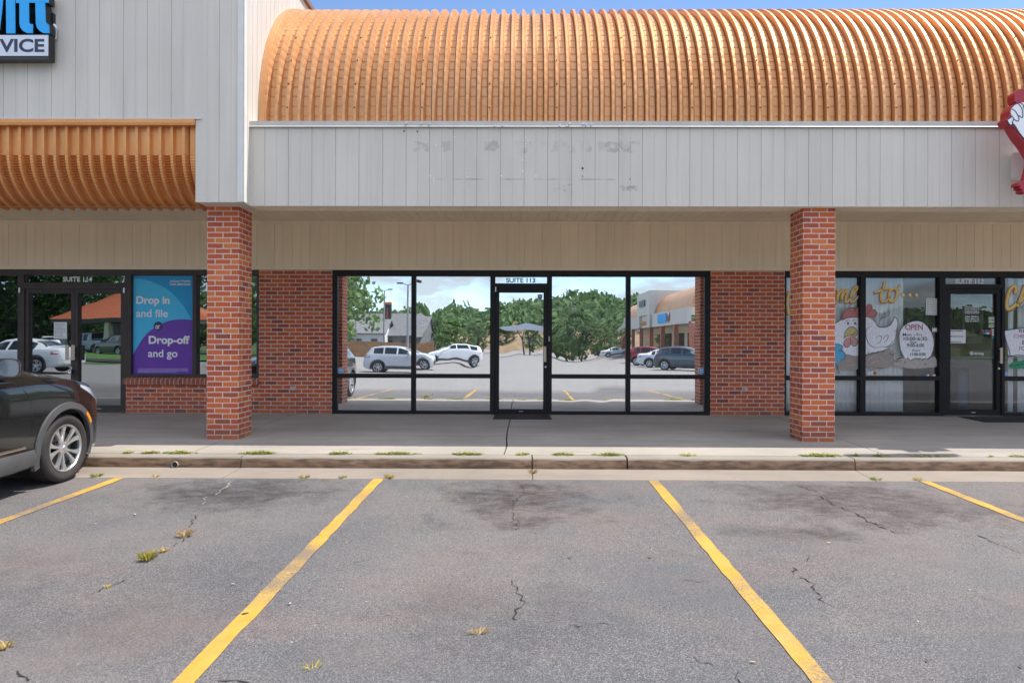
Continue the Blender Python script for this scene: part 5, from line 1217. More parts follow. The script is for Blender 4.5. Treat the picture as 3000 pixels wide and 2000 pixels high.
STYLES = {
 'suv': dict(L=4.35, W=1.81, wb=2.595, fo=0.88, r=0.352,
   top=[(0,.74),(.06,.90),(.25,1.0),(.42,1.045),(.8,1.115),(1.06,1.165),(1.25,1.21),(1.65,1.42),(2.05,1.57),(2.4,1.62),(2.9,1.63),(3.4,1.605),(3.85,1.54),(3.98,1.47),(4.18,1.15),(4.27,1.0),(4.33,.82),(4.35,.66)],
   belt=[(0,.70),(.08,.85),(.3,.955),(.42,.985),(.8,1.06),(1.06,1.10),(1.3,1.12),(2.2,1.13),(3.2,1.15),(3.9,1.165),(4.15,1.12),(4.27,.97),(4.33,.80),(4.35,.64)],
   cab=(1.22, 4.16), ws=(1.22, 2.02), rw=(3.90, 4.16), wins=[(1.62, 2.30), (2.36, 3.10), (3.18, 3.72)], roofw=.57, inset=.05),
 'sedan': dict(L=4.75, W=1.82, wb=2.75, fo=0.93, r=0.325,
   top=[(0,.66),(.08,.76),(.4,.86),(1.0,.95),(1.35,.99),(1.8,1.20),(2.25,1.40),(2.7,1.45),(3.2,1.42),(3.6,1.32),(4.05,1.10),(4.3,1.07),(4.62,1.05),(4.70,.95),(4.75,.66)],
   belt=[(0,.62),(.1,.72),(.4,.81),(1.2,.90),(2.4,.94),(3.6,.98),(4.3,1.00),(4.64,.98),(4.71,.88),(4.75,.62)],
   cab=(1.35, 4.05), ws=(1.35, 2.2), rw=(3.4, 4.05), wins=[(1.8, 2.5), (2.56, 3.2), (3.26, 3.55)], roofw=.52, inset=.05),
 'pickup': dict(L=5.8, W=1.98, wb=3.6, fo=0.95, r=0.40,
   top=[(0,.85),(.06,1.08),(.5,1.17),(1.2,1.22),(1.4,1.25),(1.9,1.62),(2.2,1.85),(2.6,1.91),(3.3,1.91),(3.75,1.88),(3.88,1.32),(3.95,1.22),(5.6,1.24),(5.76,1.22),(5.8,.9)],
   belt=[(0,.80),(.08,1.02),(.5,1.10),(1.4,1.16),(3.8,1.18),(5.6,1.20),(5.76,1.19),(5.8,.88)],
   cab=(1.4, 3.88), ws=(1.4, 2.15), rw=(3.76, 3.88), wins=[(1.75, 2.55), (2.62, 3.45)], roofw=.70, inset=.04),
}
def car_section(st, s, N=None):
    S = STYLES[st]; L = S['L']; hw = S['W']/2
    top = smooth_curve(S['top'], s, .05); belt = smooth_curve(S['belt'], s, .05); top = max(top, belt + 0.012)
    wm = smooth_curve([(0, .60*hw/.905), (.05, .66), (.12, .725), (.24, .795), (.42, .86), (.7, hw), (L-.85, hw), (L-.4, hw*.975), (L-.15, hw*.91), (L-.05, hw*.84), (L, hw*.74)], s, .05)
    wb = smooth_curve([(0, .50), (.06, .58), (.16, .67), (.35, .765), (.7, hw*.945), (L-.9, hw*.945), (L-.35, hw*.89), (L-.1, hw*.79), (L, hw*.66)], s, .05)
    zb = smooth_curve([(0, .34), (.10, .24), (.3, .215), (L-.4, .23), (L-.1, .30), (L, .40)], s, .05) + (0.07 if st == 'pickup' else 0)
    c0, c1 = S['cab']
    if c0 < s < c1:
        f = min(1, (s - c0)/0.55, (c1 - s)/0.30) if st != 'pickup' else min(1, (s - c0)/0.5, (c1 - s)/.06)
        f = max(0, f); f = f*f*(3 - 2*f)
        wr = (1 - f)*(wb*.86) + f*S['roofw']*hw/.905; zr = (1 - f)*(belt + (top - belt)*.6) + f*(top - S['inset'])
    else:
        wr = wb*.80; zr = belt + (top - belt)*.62
    zm = zb + (belt - zb)*.52
    ctl = [(0, zb), (wm*.80, zb), (wm*.955, zb + .03), (wm*.985, zb + .14), (wm, zm), (wm*.988, belt - .13), (wb + (wm - wb)*.35, belt - .035), (wb, belt),
           (wb + (wr - wb)*.5, belt + (zr - belt)*.5), (wr, zr), (wr*.86, zr + (top - zr)*.66), (wr*.5, zr + (top - zr)*.93), (0, top)]
    return ctl
def car_x(st, s, z):
    c = car_section(st, s)[2:8]
    for (xa, za), (xb, zb) in zip(c, c[1:]):
        if za <= z <= zb: return xa + (xb - xa)*(z - za)/max(1e-6, zb - za)
    return c[-1][0] if z > c[-1][1] else c[0][0]

def wheel_meshes(r, w, spokes=5, detail=True):
    """tyre, rim and brake disc; axle along x, outer face towards +x"""
    n = 48 if detail else 24; rr = r - 0.112 if r > .34 else r - 0.10
    t = MB(); h = w/2
    prof = [(rr, -h*.75), (rr + .02, -h*.92), (rr + .06, -h), (r - .03, -h*.96), (r - .010, -h*.84), (r - .003, -h*.72)]
    for g in (-.42, 0.0, .42):
        prof += [(r - .001, h*(g - .10) ), (r - .012, h*(g - .08)), (r - .012, h*(g + .08)), (r - .001, h*(g + .10))]
    prof += [(r - .003, h*.72), (r - .010, h*.84), (r - .03, h*.96), (r - .052, h*1.0), (r - .056, h*.985), (rr + .06, h), (rr + .02, h*.94), (rr + .004, h*.80)]
    t.lathe(prof, 'x', n=n)
    if detail:                                            # shoulder sipes
        for k in range(72):
            a = 2*math.pi*k/72; ca, sa = math.cos(a), math.sin(a); ca2, sa2 = math.cos(a + .012), math.sin(a + .012)
            for sgn in (1, -1):
                t.poly([(sgn*h*.97, (r-.028)*ca, (r-.028)*sa), (sgn*h*.97, (r-.028)*ca2, (r-.028)*sa2), (sgn*h*.55, (r+.0005)*ca2, (r+.0005)*sa2), (sgn*h*.55, (r+.0005)*ca, (r+.0005)*sa)], 1)
    tm = t
    m = MB()
    m.lathe([(rr + .006, h*.82), (rr + .004, h*.90), (rr - .008, h*.90), (rr - .016, h*.80), (rr - .02, -h*.7)], 'x', n=n)
    hub = h*.62
    m.lathe([(0, hub + .022), (.026, hub + .022), (.030, hub + .016), (.062, hub + .004), (.072, hub - .03)], 'x', n=20)
    for k in range(spokes):
        for dlt in (-.16, .16):
            a0 = 2*math.pi*k/spokes + math.pi/2; a1 = a0 + dlt; a2 = a0 + dlt*1.75
            def P(rad, a, x): return (x, rad*math.cos(a), rad*math.sin(a))
            rows = []
            for rad, a, x, wd in ((.050, a0 + dlt*1.2, hub + .004, .014), (.11, a1*.4 + (a0 + dlt*1.5)*.6, hub + .012, .015), (.17, a0 + dlt*1.45, hub + .020, .020), (rr - .014, a2, h*.86, .031)):
                wa = wd/rad
                rows.append([P(rad, a - wa, x - .022), P(rad, a - wa*.8, x), P(rad, a + wa*.8, x), P(rad, a + wa, x - .022)])
            m.grid(rows)
        for q in range(1):
            a = 2*math.pi*k/spokes + math.pi/2 + math.pi/spokes; m.lathe([(0, hub + .004), (.010, hub + .002), (.010, hub - .02)], 'x', (0, .042*math.cos(a), .042*math.sin(a)), 8)
    d = MB(); d.lathe([(0.03, h*.2), (rr*.78, h*.2), (rr*.78, h*.1), (0.03, h*.1)], 'x', n=28); d.lathe([(rr - .021, h*.6), (rr - .021, -h*.7)], 'x', n=24)
    d.lathe([(0.0, -h*.3), (rr - .02, -h*.35)], 'x', n=24)
    for a in (2.4, 2.7, 3.0): d.box(h*.05, h*.42, rr*.55*math.cos(a) - .05, rr*.55*math.cos(a) + .05, rr*.55*math.sin(a) - .05, rr*.55*math.sin(a) + .05)
    return tm, m, d

def boolean_cut(o, cutters):
    for c in cutters:
        md = o.modifiers.new('cut', 'BOOLEAN'); md.operation = 'DIFFERENCE'; md.object = c; md.solver = 'EXACT'
    bpy.context.view_layer.update()
    me = bpy.data.meshes.new_from_object(o.evaluated_get(bpy.context.evaluated_depsgraph_get()))
    o.modifiers.clear(); old = o.data; o.data = me; bpy.data.meshes.remove(old)
    for c in list(cutters): bpy.data.objects.remove(c)

WHEELS = {}
def make_car(name, label, st, body_m, loc, rotz, group=None, detail=False, tilt=0.0, clad=True, lights=True):
    S = STYLES[st]; L = S['L']; hw = S['W']/2; r = S['r']
    root = thing(name, label, 'car' if st != 'pickup' else 'pickup truck', loc, rotz, group); root.rotation_euler = (tilt, 0, rotz)
    ns = 110 if detail else 56
    ss = [L*(0.5 - 0.5*math.cos(math.pi*i/ns))*0.35 + L*i/ns*0.65 for i in range(ns + 1)]
    rows = []; N = 40 if detail else 26
    for s in ss:
        half = spline(car_section(st, s), False, 3)
        # keep control rows so that glass edges stay on a row
        full = [(x, L/2 - s, z) for x, z in half] + [(-x, L/2 - s, z) for x, z in half[-2:0:-1]]
        rows.append(full)
    b = MB(); idx = b.grid(rows, 0, True); b.face(idx[0], 0); b.face(idx[-1][::-1], 0)
    n = len(rows[0]); kB, kR, kT = 7*3, 9*3, 12*3
    for i in range(len(ss) - 1):
        sm = (ss[i] + ss[i+1])/2
        for j in range(n):
            jj = j if j <= kT else 2*kT - j - 1
            f = i*n + j
            if jj >= kT: jj = kT - 1
            if kB <= jj < kR - 1 and any(a <= sm <= c for a, c in S['wins']): b.m[f] = 1
            elif kR <= jj and (S['ws'][0] + .06 <= sm <= S['ws'][1] - .10): b.m[f] = 2
            elif kR <= jj and (S['rw'][0] + .03 <= sm <= S['rw'][1] - .02): b.m[f] = 2
    body = b.build('body', [body_m, M['car_glass'], M['car_glass']], root)
    cut = []
    for s in (S['fo'], S['fo'] + S['wb']):
        for sg in (1, -1):
            c = MB(); c.prism([(L/2 - s + (r + .055)*math.cos(2*math.pi*k/40), r + (r + .055)*math.sin(2*math.pi*k/40)) for k in range(40)], 'x', sg*(hw + .2), sg*(hw - .32)); cut.append(c.build('cut', [M['arch_black']], root))
    nm = len(body.data.materials)
    boolean_cut(body, cut)
    me = body.data
    # split glass out, smooth the rest
    bm = bmesh.new(); bm.from_mesh(me)
    for nm_, mi in (('side_window', 1), ('windscreen', 2)):
        g = bm.copy(); bmesh.ops.delete(g, geom=[f for f in g.faces if f.material_index != mi], context='FACES')
        gm = bpy.data.meshes.new(nm_); g.to_mesh(gm); g.free(); gm.materials.append(M['car_glass'])
        gm.polygons.foreach_set('material_index', [0]*len(gm.polygons)); gm.polygons.foreach_set('use_smooth', [True]*len(gm.polygons))
        if len(gm.polygons):
            go = bpy.data.objects.new(nm_, gm); COL.objects.link(go); go.parent = root
    bmesh.ops.delete(bm, geom=[f for f in bm.faces if f.material_index in (1, 2)], context='FACES'); bm.to_mesh(me); bm.free()
    while len(me.materials) > 1 and me.materials[1] == M['car_glass']:
        ids = [p.material_index for p in me.polygons]; me.materials.pop(index=1)
        me.polygons.foreach_set('material_index', [max(0, i - 1) if i > 0 else 0 for i in ids])
    me.polygons.foreach_set('use_smooth', [True]*len(me.polygons)); me.set_sharp_from_angle(angle=R(32)); me.update()
    # wheels
    key = (r, detail)
    if key not in WHEELS:
        a, m_, d = wheel_meshes(r, .225, 5, detail)
        o1 = a.build('tyre', [M['tyre'], M['arch_black']], None, 40); o2 = m_.build('rim', M['alloy'], None, 30); o3 = d.build('brake_disc', M['alloy_dark'], None, 30)
        WHEELS[key] = [o.data for o in (o1, o2, o3)]
        for o in (o1, o2, o3): bpy.data.objects.remove(o)
    for s in (S['fo'], S['fo'] + S['wb']):
        for sg in (1, -1):
            wh = bpy.data.objects.new('wheel', None); COL.objects.link(wh); wh.parent = root
            wh.location = (sg*(hw - .125), L/2 - s, r); wh.rotation_euler = (0.35*s, 0, 0 if sg > 0 else math.pi)
            for nm_, d in zip(('tyre', 'rim', 'brake_disc'), WHEELS[key]):
                o = bpy.data.objects.new(nm_, d); COL.objects.link(o); o.parent = wh
    def surf(s, z, off=0.0):
        return (car_x(st, s, z) + off)
    if clad:
        for s0 in (S['fo'], S['fo'] + S['wb']):
            for sg in (1, -1):
                c = MB(); rws = []
                for k in range(33):
                    a = R(-18) + R(216)*k/32; row = []
                    for rad, off in ((r + .050, -.03), (r + .050, .016), (r + .060, .022), (r + .120, .018), (r + .128, -.012)):
                        s = s0 - rad*math.cos(a); z = r + rad*math.sin(a)
                        z = max(z, .20); s = min(max(s, .03), L - .03)
                        row.append((sg*(surf(s, z) + off), L/2 - s, z))
                    rws.append(row)
                c.grid(rws); c.build('arch_cladding', M['cladding'], root, 35)
        for sg in (1, -1):
            c = MB(); rws = []; a, e = S['fo'] + r + .10, S['fo'] + S['wb'] - r - .10
            for k in range(13):
                s = a + (e - a)*k/12
                rws.append([(sg*(surf(s, .235) - .03), L/2 - s, .245), (sg*(surf(s, .26) + .022), L/2 - s, .265), (sg*(surf(s, .36) + .024), L/2 - s, .36), (sg*(surf(s, .42) + .004), L/2 - s, .425)])
            c.grid(rws); c.build('sill_cladding', M['cladding'], root, 35)
    if lights:
        for sg in (1, -1):
            for nm_, sa, sb, zf, m_ in (('headlight', .06, .62, lambda s: (smooth_curve(S['belt'], s) - .13 - .02*(1 - s), smooth_curve(S['belt'], s) - .045 + .02*s), 'headlamp'), ('tail_light', L - .42, L - .14, lambda s: (smooth_curve(S['belt'], L - .45) - .24, smooth_curve(S['belt'], L - .45) - .08), 'tail_red')):
                c = MB(); rws = []
                for k in range(13):
                    s = sa + (sb - sa)*k/12; za, zb = zf(s)
                    if nm_ == 'headlight': za += .07*max(0, (s - .35)/.27); 
                    rws.append([(sg*(surf(s, za) + .0), L/2 - s, za), (sg*(surf(s, za + .01) + .008), L/2 - s, za + .01), (sg*(surf(s, zb - .01) + .008), L/2 - s, zb - .01), (sg*surf(s, zb), L/2 - s, zb)])
                c.grid(rws); c.build(nm_, M[m_], root, 40)
        # bumper grille and plate
        f = MB(); f.box(-.45, .45, L/2 - .03, L/2 + .012, .36, .60); f.build('grille', M['arch_black'], root)
    if st == 'pickup':
        f = MB(); y1 = L/2 - 3.98; f.box(-hw*.86, hw*.86, -L/2 + .08, y1, 1.232, 1.250); f.build('bed_cover', M['arch_black'], root)
    if not detail:
        for sg in (1, -1):
            f = MB(); s = S['wins'][0][0] - .02; f.tube([(sg*(surf(s, 1.0) - .05), L/2 - s, smooth_curve(S['belt'], s) + .06), (sg*(hw + .12), L/2 - s - .02, smooth_curve(S['belt'], s) + .10), (sg*(hw + .15), L/2 - s - .03, smooth_curve(S['belt'], s) + .10)], [.04, .075, .05], 8); f.build('mirror', body_m, root, 40)
    return root

# the black crossover at the kerb, nose to the shops
black_paint = plain('black_brown_paint', (0.006, 0.0058, 0.006), 0.20, 0.0, var=0.05, coat=1.0)
HY = 6.93; hy_mid = HY + 0.88 - 4.35/2
hero = make_car('parked_car', 'black crossover with grey cladding and alloy wheels parked nose to the kerb', 'suv', black_paint, (-5.625, hy_mid, base_z(hy_mid) + 0.0), 0, 'parked cars', detail=True, tilt=0.0276)
def hero_details():
    st, L = 'suv', 4.35; sx = lambda s, z, off: car_x(st, s, z) + off
    def band(name, rows, m, smooth=35):
        c = MB(); c.grid(rows); return c.build(name, m, hero, smooth)
    def seam(pts, w, name='door_seam', m='seam'):
        pts = spline(pts, False, 6); rows = []
        for i, (s, z) in enumerate(pts):
            d = Vector((pts[min(i+1, len(pts)-1)][0] - pts[max(i-1, 0)][0], pts[min(i+1, len(pts)-1)][1] - pts[max(i-1, 0)][1])).normalized()
            rows.append([(sx(s - d.y*w, z + d.x*w, .0025), L/2 - s + d.y*w, z + d.x*w), (sx(s + d.y*w, z - d.x*w, .0025), L/2 - s - d.y*w, z - d.x*w)])
        band(name, rows, M[m])
    seam([(1.62, 1.11), (1.54, 1.07), (1.42, .95), (1.385, .80), (1.39, .62), (1.43, .48), (1.455, .42)], .0035)
    seam([(2.50, 1.06), (2.505, .8), (2.52, .43)], .0035)
    seam([(1.34, 1.10), (.95, 1.06), (.70, 1.02), (.58, .985)], .003, 'bonnet_seam')
    # body crease along the doors: a slim polished lip
    seam([(1.45, .95), (2.0, .975), (2.6, .99), (3.4, 1.0)], .004, 'body_crease', 'seam')
    # side marker in the arch cladding
    rows = []
    for k in range(9):
        a = R(28) + R(20)*k/8; row = []
        for rad in (.352 + .072, .352 + .112):
            s = .88 - rad*math.cos(a); z = .352 + rad*math.sin(a); row.append((sx(s, z, .024), L/2 - s, z))
        rows.append(row)
    band('side_marker', rows, M['amber'])
    # lower trim with a bright strip on the door
    band('sill_strip', [[(sx(s, .46, .014), L/2 - s, .455), (sx(s, .47, .018), L/2 - s, .467), (sx(s, .48, .010), L/2 - s, .482)] for s in [1.48 + .13*k for k in range(16)]], M['chrome'])
    # mirror: shell, glass, arm
    m = MB(); c = (0.905 + .095, L/2 - 1.78, 1.245)
    prof = []
    for k in range(17):
        t = k/16; rows = []
        for j in range(20):
            a = 2*math.pi*j/20; q = math.sin(math.pi*(t*0.5 + 0.0)) if t < 1 else 1
            rx, rz = .115, .085
            ca, sa = math.cos(a), math.sin(a); e = 0.62
            ex, ez = math.copysign(abs(ca)**e, ca)*rx*q, math.copysign(abs(sa)**e, sa)*rz*q
            rows.append((c[0] + ex*(1.0), c[1] + .12*(1 - t)*(1) - .02 + .03*abs(ca)*0, c[2] + ez))
        prof.append(rows)
    m.grid(prof, 0, True); m.face([m.vert(p) for p in prof[0]], 0)
    sh = m.build('mirror', black_paint, hero, 40)
    g = MB(); ring = [(p[0], p[1] + .004, p[2]) for p in prof[-1]]; g.poly([((p[0] - c[0])*.93 + c[0], p[1] + .002, (p[2] - c[2])*.93 + c[2]) for p in ring]); g.build('mirror_glass', plain('mirror_sky_tint', (0.62, 0.72, 0.85), 0.03, 1.0, var=0.01), sh)  # blue of a reflected sky put into the mirror's tint
    rr = MB(); rr.grid([[((p[0] - c[0])*f + c[0], p[1] + dy, (p[2] - c[2])*f + c[2]) for p in prof[-1]] for f, dy in ((1.0, 0), (1.03, -.008), (.90, -.008), (.89, .002))], 0, True); rr.build('mirror_rim', M['cladding'], sh, 40)
    a = MB(); a.tube([(.80, L/2 - 1.66, 1.13), (.88, L/2 - 1.68, 1.155), (.96, L/2 - 1.70, 1.19)], [.035, .03, .028], 10); a.build('mirror_arm', M['cladding'], sh, 40)
    h = MB(); h.box(sx(2.34, .93, .012), sx(2.34, .93, .032), L/2 - 2.42, L/2 - 2.22, .915, .945); o = h.build('door_handle', black_paint, hero)
    # wiper and cowl
    w = MB(); w.tube([(.50, L/2 - 1.25, 1.215), (.1, L/2 - 1.30, 1.255), (-.45, L/2 - 1.30, 1.245)], .008, 6); w.build('wiper', M['arch_black'], hero)
hero_details()
for w in [c for c in kids(hero) if c.name.startswith('wheel')][:2]:
    pass

# other cars on the lot, seen in the shop windows
def mirror_xy(px, d): return ((px - 1533)/F*d, 2*GY - d)
def lot_car(st, px, d, rot, col, label, metal=0.3, name='parked_car', dz=0.0):
    x, y = mirror_xy(px, d)
    return make_car(name, label, st, paint(name + '_paint', col, metal), (x, y, ground_z(x, y) + dz), R(rot), 'parked cars' if st != 'pickup' else 'parked pickups')
lot_car('suv', 1180, 40, -90, (0.50, 0.51, 0.54), 'silver SUV standing side-on across the lot, mirrored in the left shop window')
lot_car('suv', 1330, 52, 78, (0.72, 0.73, 0.74), 'white SUV behind the silver SUV, mirrored in the wavy window', 0.0)
lot_car('suv', 1768, 118, -75, (0.20, 0.015, 0.03), 'maroon SUV far across the lot, mirrored right of the door')
lot_car('sedan', 1812, 88, -80, (0.70, 0.71, 0.72), 'white sedan near the far maroon SUV, mirrored right of the door', 0.0)
lot_car('suv', 1918, 56, -62, (0.30, 0.012, 0.018), 'red SUV mirrored between the right brick pillar and the far wing')
lot_car('sedan', 1962, 51, -58, (0.66, 0.67, 0.69), 'white sedan between the red and the blue-grey SUV in the mirrored window', 0.0)
lot_car('suv', 2015, 45, -58, (0.05, 0.075, 0.10), 'blue-grey SUV half hidden by the mirrored right pillar')
lot_car('sedan', 50, 28, 90, (0.72, 0.73, 0.74), 'white sedan mirrored in the tax office door, tail to the right', 0.0)
lot_car('suv', 135, 59, 140, (0.72, 0.73, 0.74), 'white SUV beyond the lawn, mirrored in the left door leaf', 0.0)
lot_car('pickup', 275, 60, 115, (0.72, 0.72, 0.73), 'white pickup beyond the lawn, mirrored in the right door leaf', 0.0, 'pickup_truck')
lot_car('suv', 345, 55, 120, (0.012, 0.013, 0.015), 'black car beside the white pickup beyond the lawn')

# ------------------------------------------------------------------ beyond the lot: lawn, trees, houses, the other wing
def lawn():
    b = MB(); xs = [-60, -50, -42, -36, -30, -26, -22.5]; ys = [-21, -24, -28, -33, -36]
    b.grid([[(x, y, ground_z(x, y) + 0.10) for x in xs] for y in ys])
    t = NT('lawn_grass'); v = t.coords()
    c = t.mix(t.ramp(t.noise(v, 1.2, 5), [(0.35, 0.0), (0.65, 1.0)]), (0.05, 0.13, 0.02), (0.09, 0.19, 0.035))
    t.principled(Base_Color=c, Roughness=0.95, Normal=t.bump(t.noise(v, 25, 4), 0.03))
    tag(b.build('lawn', t.mat, smooth=60), kind='structure')
    k = MB(); k.prism([(-20.85, -2), (-20.85, ground_z(-30, -21) + .02)] and [(-21.0, -2.2), (-20.84, -2.2), (-20.84, -0.4), (-21.0, -0.4)], 'x', -60, -22.4)
    k = MB(); k.grid([[(x, -20.98, ground_z(x, -21) + .13), (x, -20.84, ground_z(x, -21) + .13), (x, -20.82, ground_z(x, -21) - .05)] for x in xs])
    tag(k.build('lawn_kerb', M['kerb_top']), kind='structure')
lawn()
LEAF = [leaf_mat('leaf_mid', (0.090, 0.150, 0.065), (0.155, 0.225, 0.105)), leaf_mat('leaf_dark', (0.016, 0.045, 0.014), (0.040, 0.082, 0.024)), leaf_mat('leaf_light', (0.110, 0.180, 0.065), (0.180, 0.260, 0.110))]
BARK = plain('bark', (0.11, 0.085, 0.065), 0.9, var=0.3, bump=0.02, bscale=12)
def make_tree(h, wd, leaf, seed, nclump=46, per=34, size=0.34, low=0.22):
    random.seed(seed); t = MB()
    t.tube([(0, 0, 0), (0.03*h*.3, 0, h*.25), (-.02*h, .02*h, h*.5), (0, 0, h*.8)], [h*.035, h*.026, h*.018, h*.005], 9)
    for i in range(9):
        a = i*2.4; z = h*(.25 + .05*i); ln = wd*.75*(1 - i*.06)
        t.tube([(0, 0, z), (ln*.5*math.cos(a), ln*.5*math.sin(a), z + h*.09), (ln*math.cos(a), ln*math.sin(a), z + h*.14)], [h*.012, h*.008, h*.003], 6)
    c = MB()
    for i in range(nclump):
        u = random.random(); z = h*(low + (1 - low)*u); prof = math.sin(math.pi*min(1, max(0.05, (u*.86 + .12))))**.7
        a = random.uniform(0, 2*math.pi); rad = wd*prof*math.sqrt(random.random())*1.0
        cx, cy = rad*math.cos(a), rad*math.sin(a); cr = h*.085*random.uniform(.6, 1.35)
        for k in range(per):
            d = Vector((random.gauss(0, 1), random.gauss(0, 1), random.gauss(0, .8))).normalized() * cr * random.random()**.4
            p = Vector((cx, cy, z)) + d; s = size*random.uniform(.5, 1.2)
            n1 = Vector((random.gauss(0, 1), random.gauss(0, 1), random.gauss(0, 1))).normalized(); n2 = n1.cross(Vector((random.gauss(0, 1), random.gauss(0, 1), random.gauss(0, 1)))).normalized()
            c.poly([p - n1*s*.5, p + n2*s*.28, p + n1*s*.5, p - n2*s*.28])
    return t, c, leaf
TREES = []
for i, (h, w, l, n) in enumerate([(9, 4.2, 0, 110), (13, 5.5, 1, 130), (7, 3.4, 2, 100)]):
    t, c, l = make_tree(h, w, l, 20 + i, n, 46, .52 if h > 8 else .44, .10)
    r = thing('tree', 'x', 'tree', group='trees beyond the lot'); t.build('trunk', BARK, r, 40, ) ; o = c.build('crown', LEAF[l], r, fix=False)
    TREES.append(r)
used = set()
def put_tree(k, px, d, sc, label, rz=0.0):
    x, y = mirror_xy(px, d); z = ground_z(x, y) - .1
    if k not in used:
        used.add(k); o = TREES[k]; o.location = (x, y, z); o.rotation_euler = (0, 0, rz); o.scale = (sc,)*3; o['label'] = label; return
    dup(TREES[k], (x, y, z), rz, label, sc)
put_tree(1, -20, 74, 1.15, 'tall dark tree behind the lawn, far left in the mirrored door'); put_tree(1, 60, 70, 1.1, 'tall dark tree mirrored behind the white SUV', 1.1); put_tree(1, 130, 76, 1.2, 'tall dark tree mirrored in the middle of the left door leaf', 2.3)
put_tree(1, 205, 72, 1.0, 'dark tree mirrored left of the orange-roofed pavilion', 4.0); put_tree(0, 290, 88, 1.25, 'bushy tree rising behind the orange-roofed pavilion', .5); put_tree(1, 560, 90, 1.0, 'dark tree mirrored in the narrow window by the left pillar', 3.0); put_tree(1, -120, 70, 1.2, 'tall dark tree beyond the left edge of the shop front', 5.0)
put_tree(2, 700, 74, 1.5, 'pale green tree mirrored right of the left pillar', 1.0); put_tree(2, 918, 42, 1.2, 'light green tree mirrored at the top left of the middle window', 2.0)
for i, (k, px, d, sc, lb) in enumerate([(2, 1068, 105, .95, 'small tree beside the far grey-roofed house'), (0, 1105, 118, .75, 'round tree behind the far pylon sign'), (0, 1195, 112, .85, 'tree behind the light pole in the wavy window'), (0, 1285, 95, 1.0, 'broad tree mirrored behind the white SUV'), (2, 1330, 88, 1.15, 'light green tree in the middle of the wavy window'), (0, 1395, 100, .95, 'tree mirrored at the right edge of the wavy window'), (1, 1480, 150, .7, 'tree behind the canopy mirrored in the door'), (0, 1565, 130, .85, 'tree mirrored at the right edge of the door'), (2, 1650, 96, 1.15, 'light green tree left of the maroon SUV in the mirror'), (0, 1705, 92, 1.1, 'broad tree above the maroon SUV in the mirror'), (2, 1770, 98, 1.05, 'light green tree right of the maroon SUV in the mirror'), (0, 1815, 120, 1.0, 'tree mirrored beside the far wing of shops')]):
    put_tree(k, px, d, sc*.62, lb, i*1.3)

def hill():
    t = NT('hill_earth'); v = t.coords(); c = t.mix(t.ramp(t.noise(v, .06, 5), [(.4, 0), (.6, 1)]), (0.08, 0.10, 0.04), (0.25, 0.17, 0.10)); t.principled(Base_Color=c, Roughness=1.0)
    H = lambda x: 9 + 4*math.sin(x*.011 + 1.0) + 2.0*math.sin(x*.037)
    b = MB(); xs = list(range(-300, 301, 20))
    b.grid([[(x, -165, -2.5) for x in xs], [(x, -180, .5 + .3*H(x)) for x in xs], [(x, -215, H(x)) for x in xs], [(x, -300, H(x) + 2) for x in xs]])
    tag(b.build('hill', t.mat, smooth=60), kind='structure')
    random.seed(77); c = MB()
    for i in range(2600):
        x = random.uniform(-190, 190); f = random.random(); y = -176 - 45*f; z = .3 + H(x)*(.30 + .70*f) - 1
        cr = random.uniform(2.0, 3.8)
        for k in range(13):
            d = Vector((random.gauss(0, 1), random.gauss(0, 1), abs(random.gauss(0, 1)))).normalized()*cr*random.random()**.4; p = Vector((x, y, z + 1)) + d; s = random.uniform(1.3, 2.4)
            n1 = Vector((random.gauss(0, 1), random.gauss(0, 1), random.gauss(0, 1))).normalized(); n2 = n1.cross(Vector((random.gauss(0, 1), random.gauss(0, 1), random.gauss(0, 1)))).normalized()
            c.poly([p - n1*s*.5, p + n2*s*.35, p + n1*s*.5, p - n2*s*.35])
    tag(c.build('woods', LEAF[0], fix=False), 'far green wooded hillside mirrored along the skyline of the shop windows', 'woods', kind='stuff')
    k = MB(); xs = list(range(-20, 46, 3)); random.seed(8)
    k.grid([[(x, -122, -2.3) for x in xs], [(x, -125, -.6 + random.uniform(-.3, .3)) for x in xs], [(x, -132, 1.0 + random.uniform(-.4, .4)) for x in xs], [(x, -168, 2.0) for x in xs]])
    tag(k.build('earth_bank', plain('bare_earth', (0.24, 0.165, 0.095), 1.0, var=.25, scale=.5), smooth=50), kind='structure')
hill()

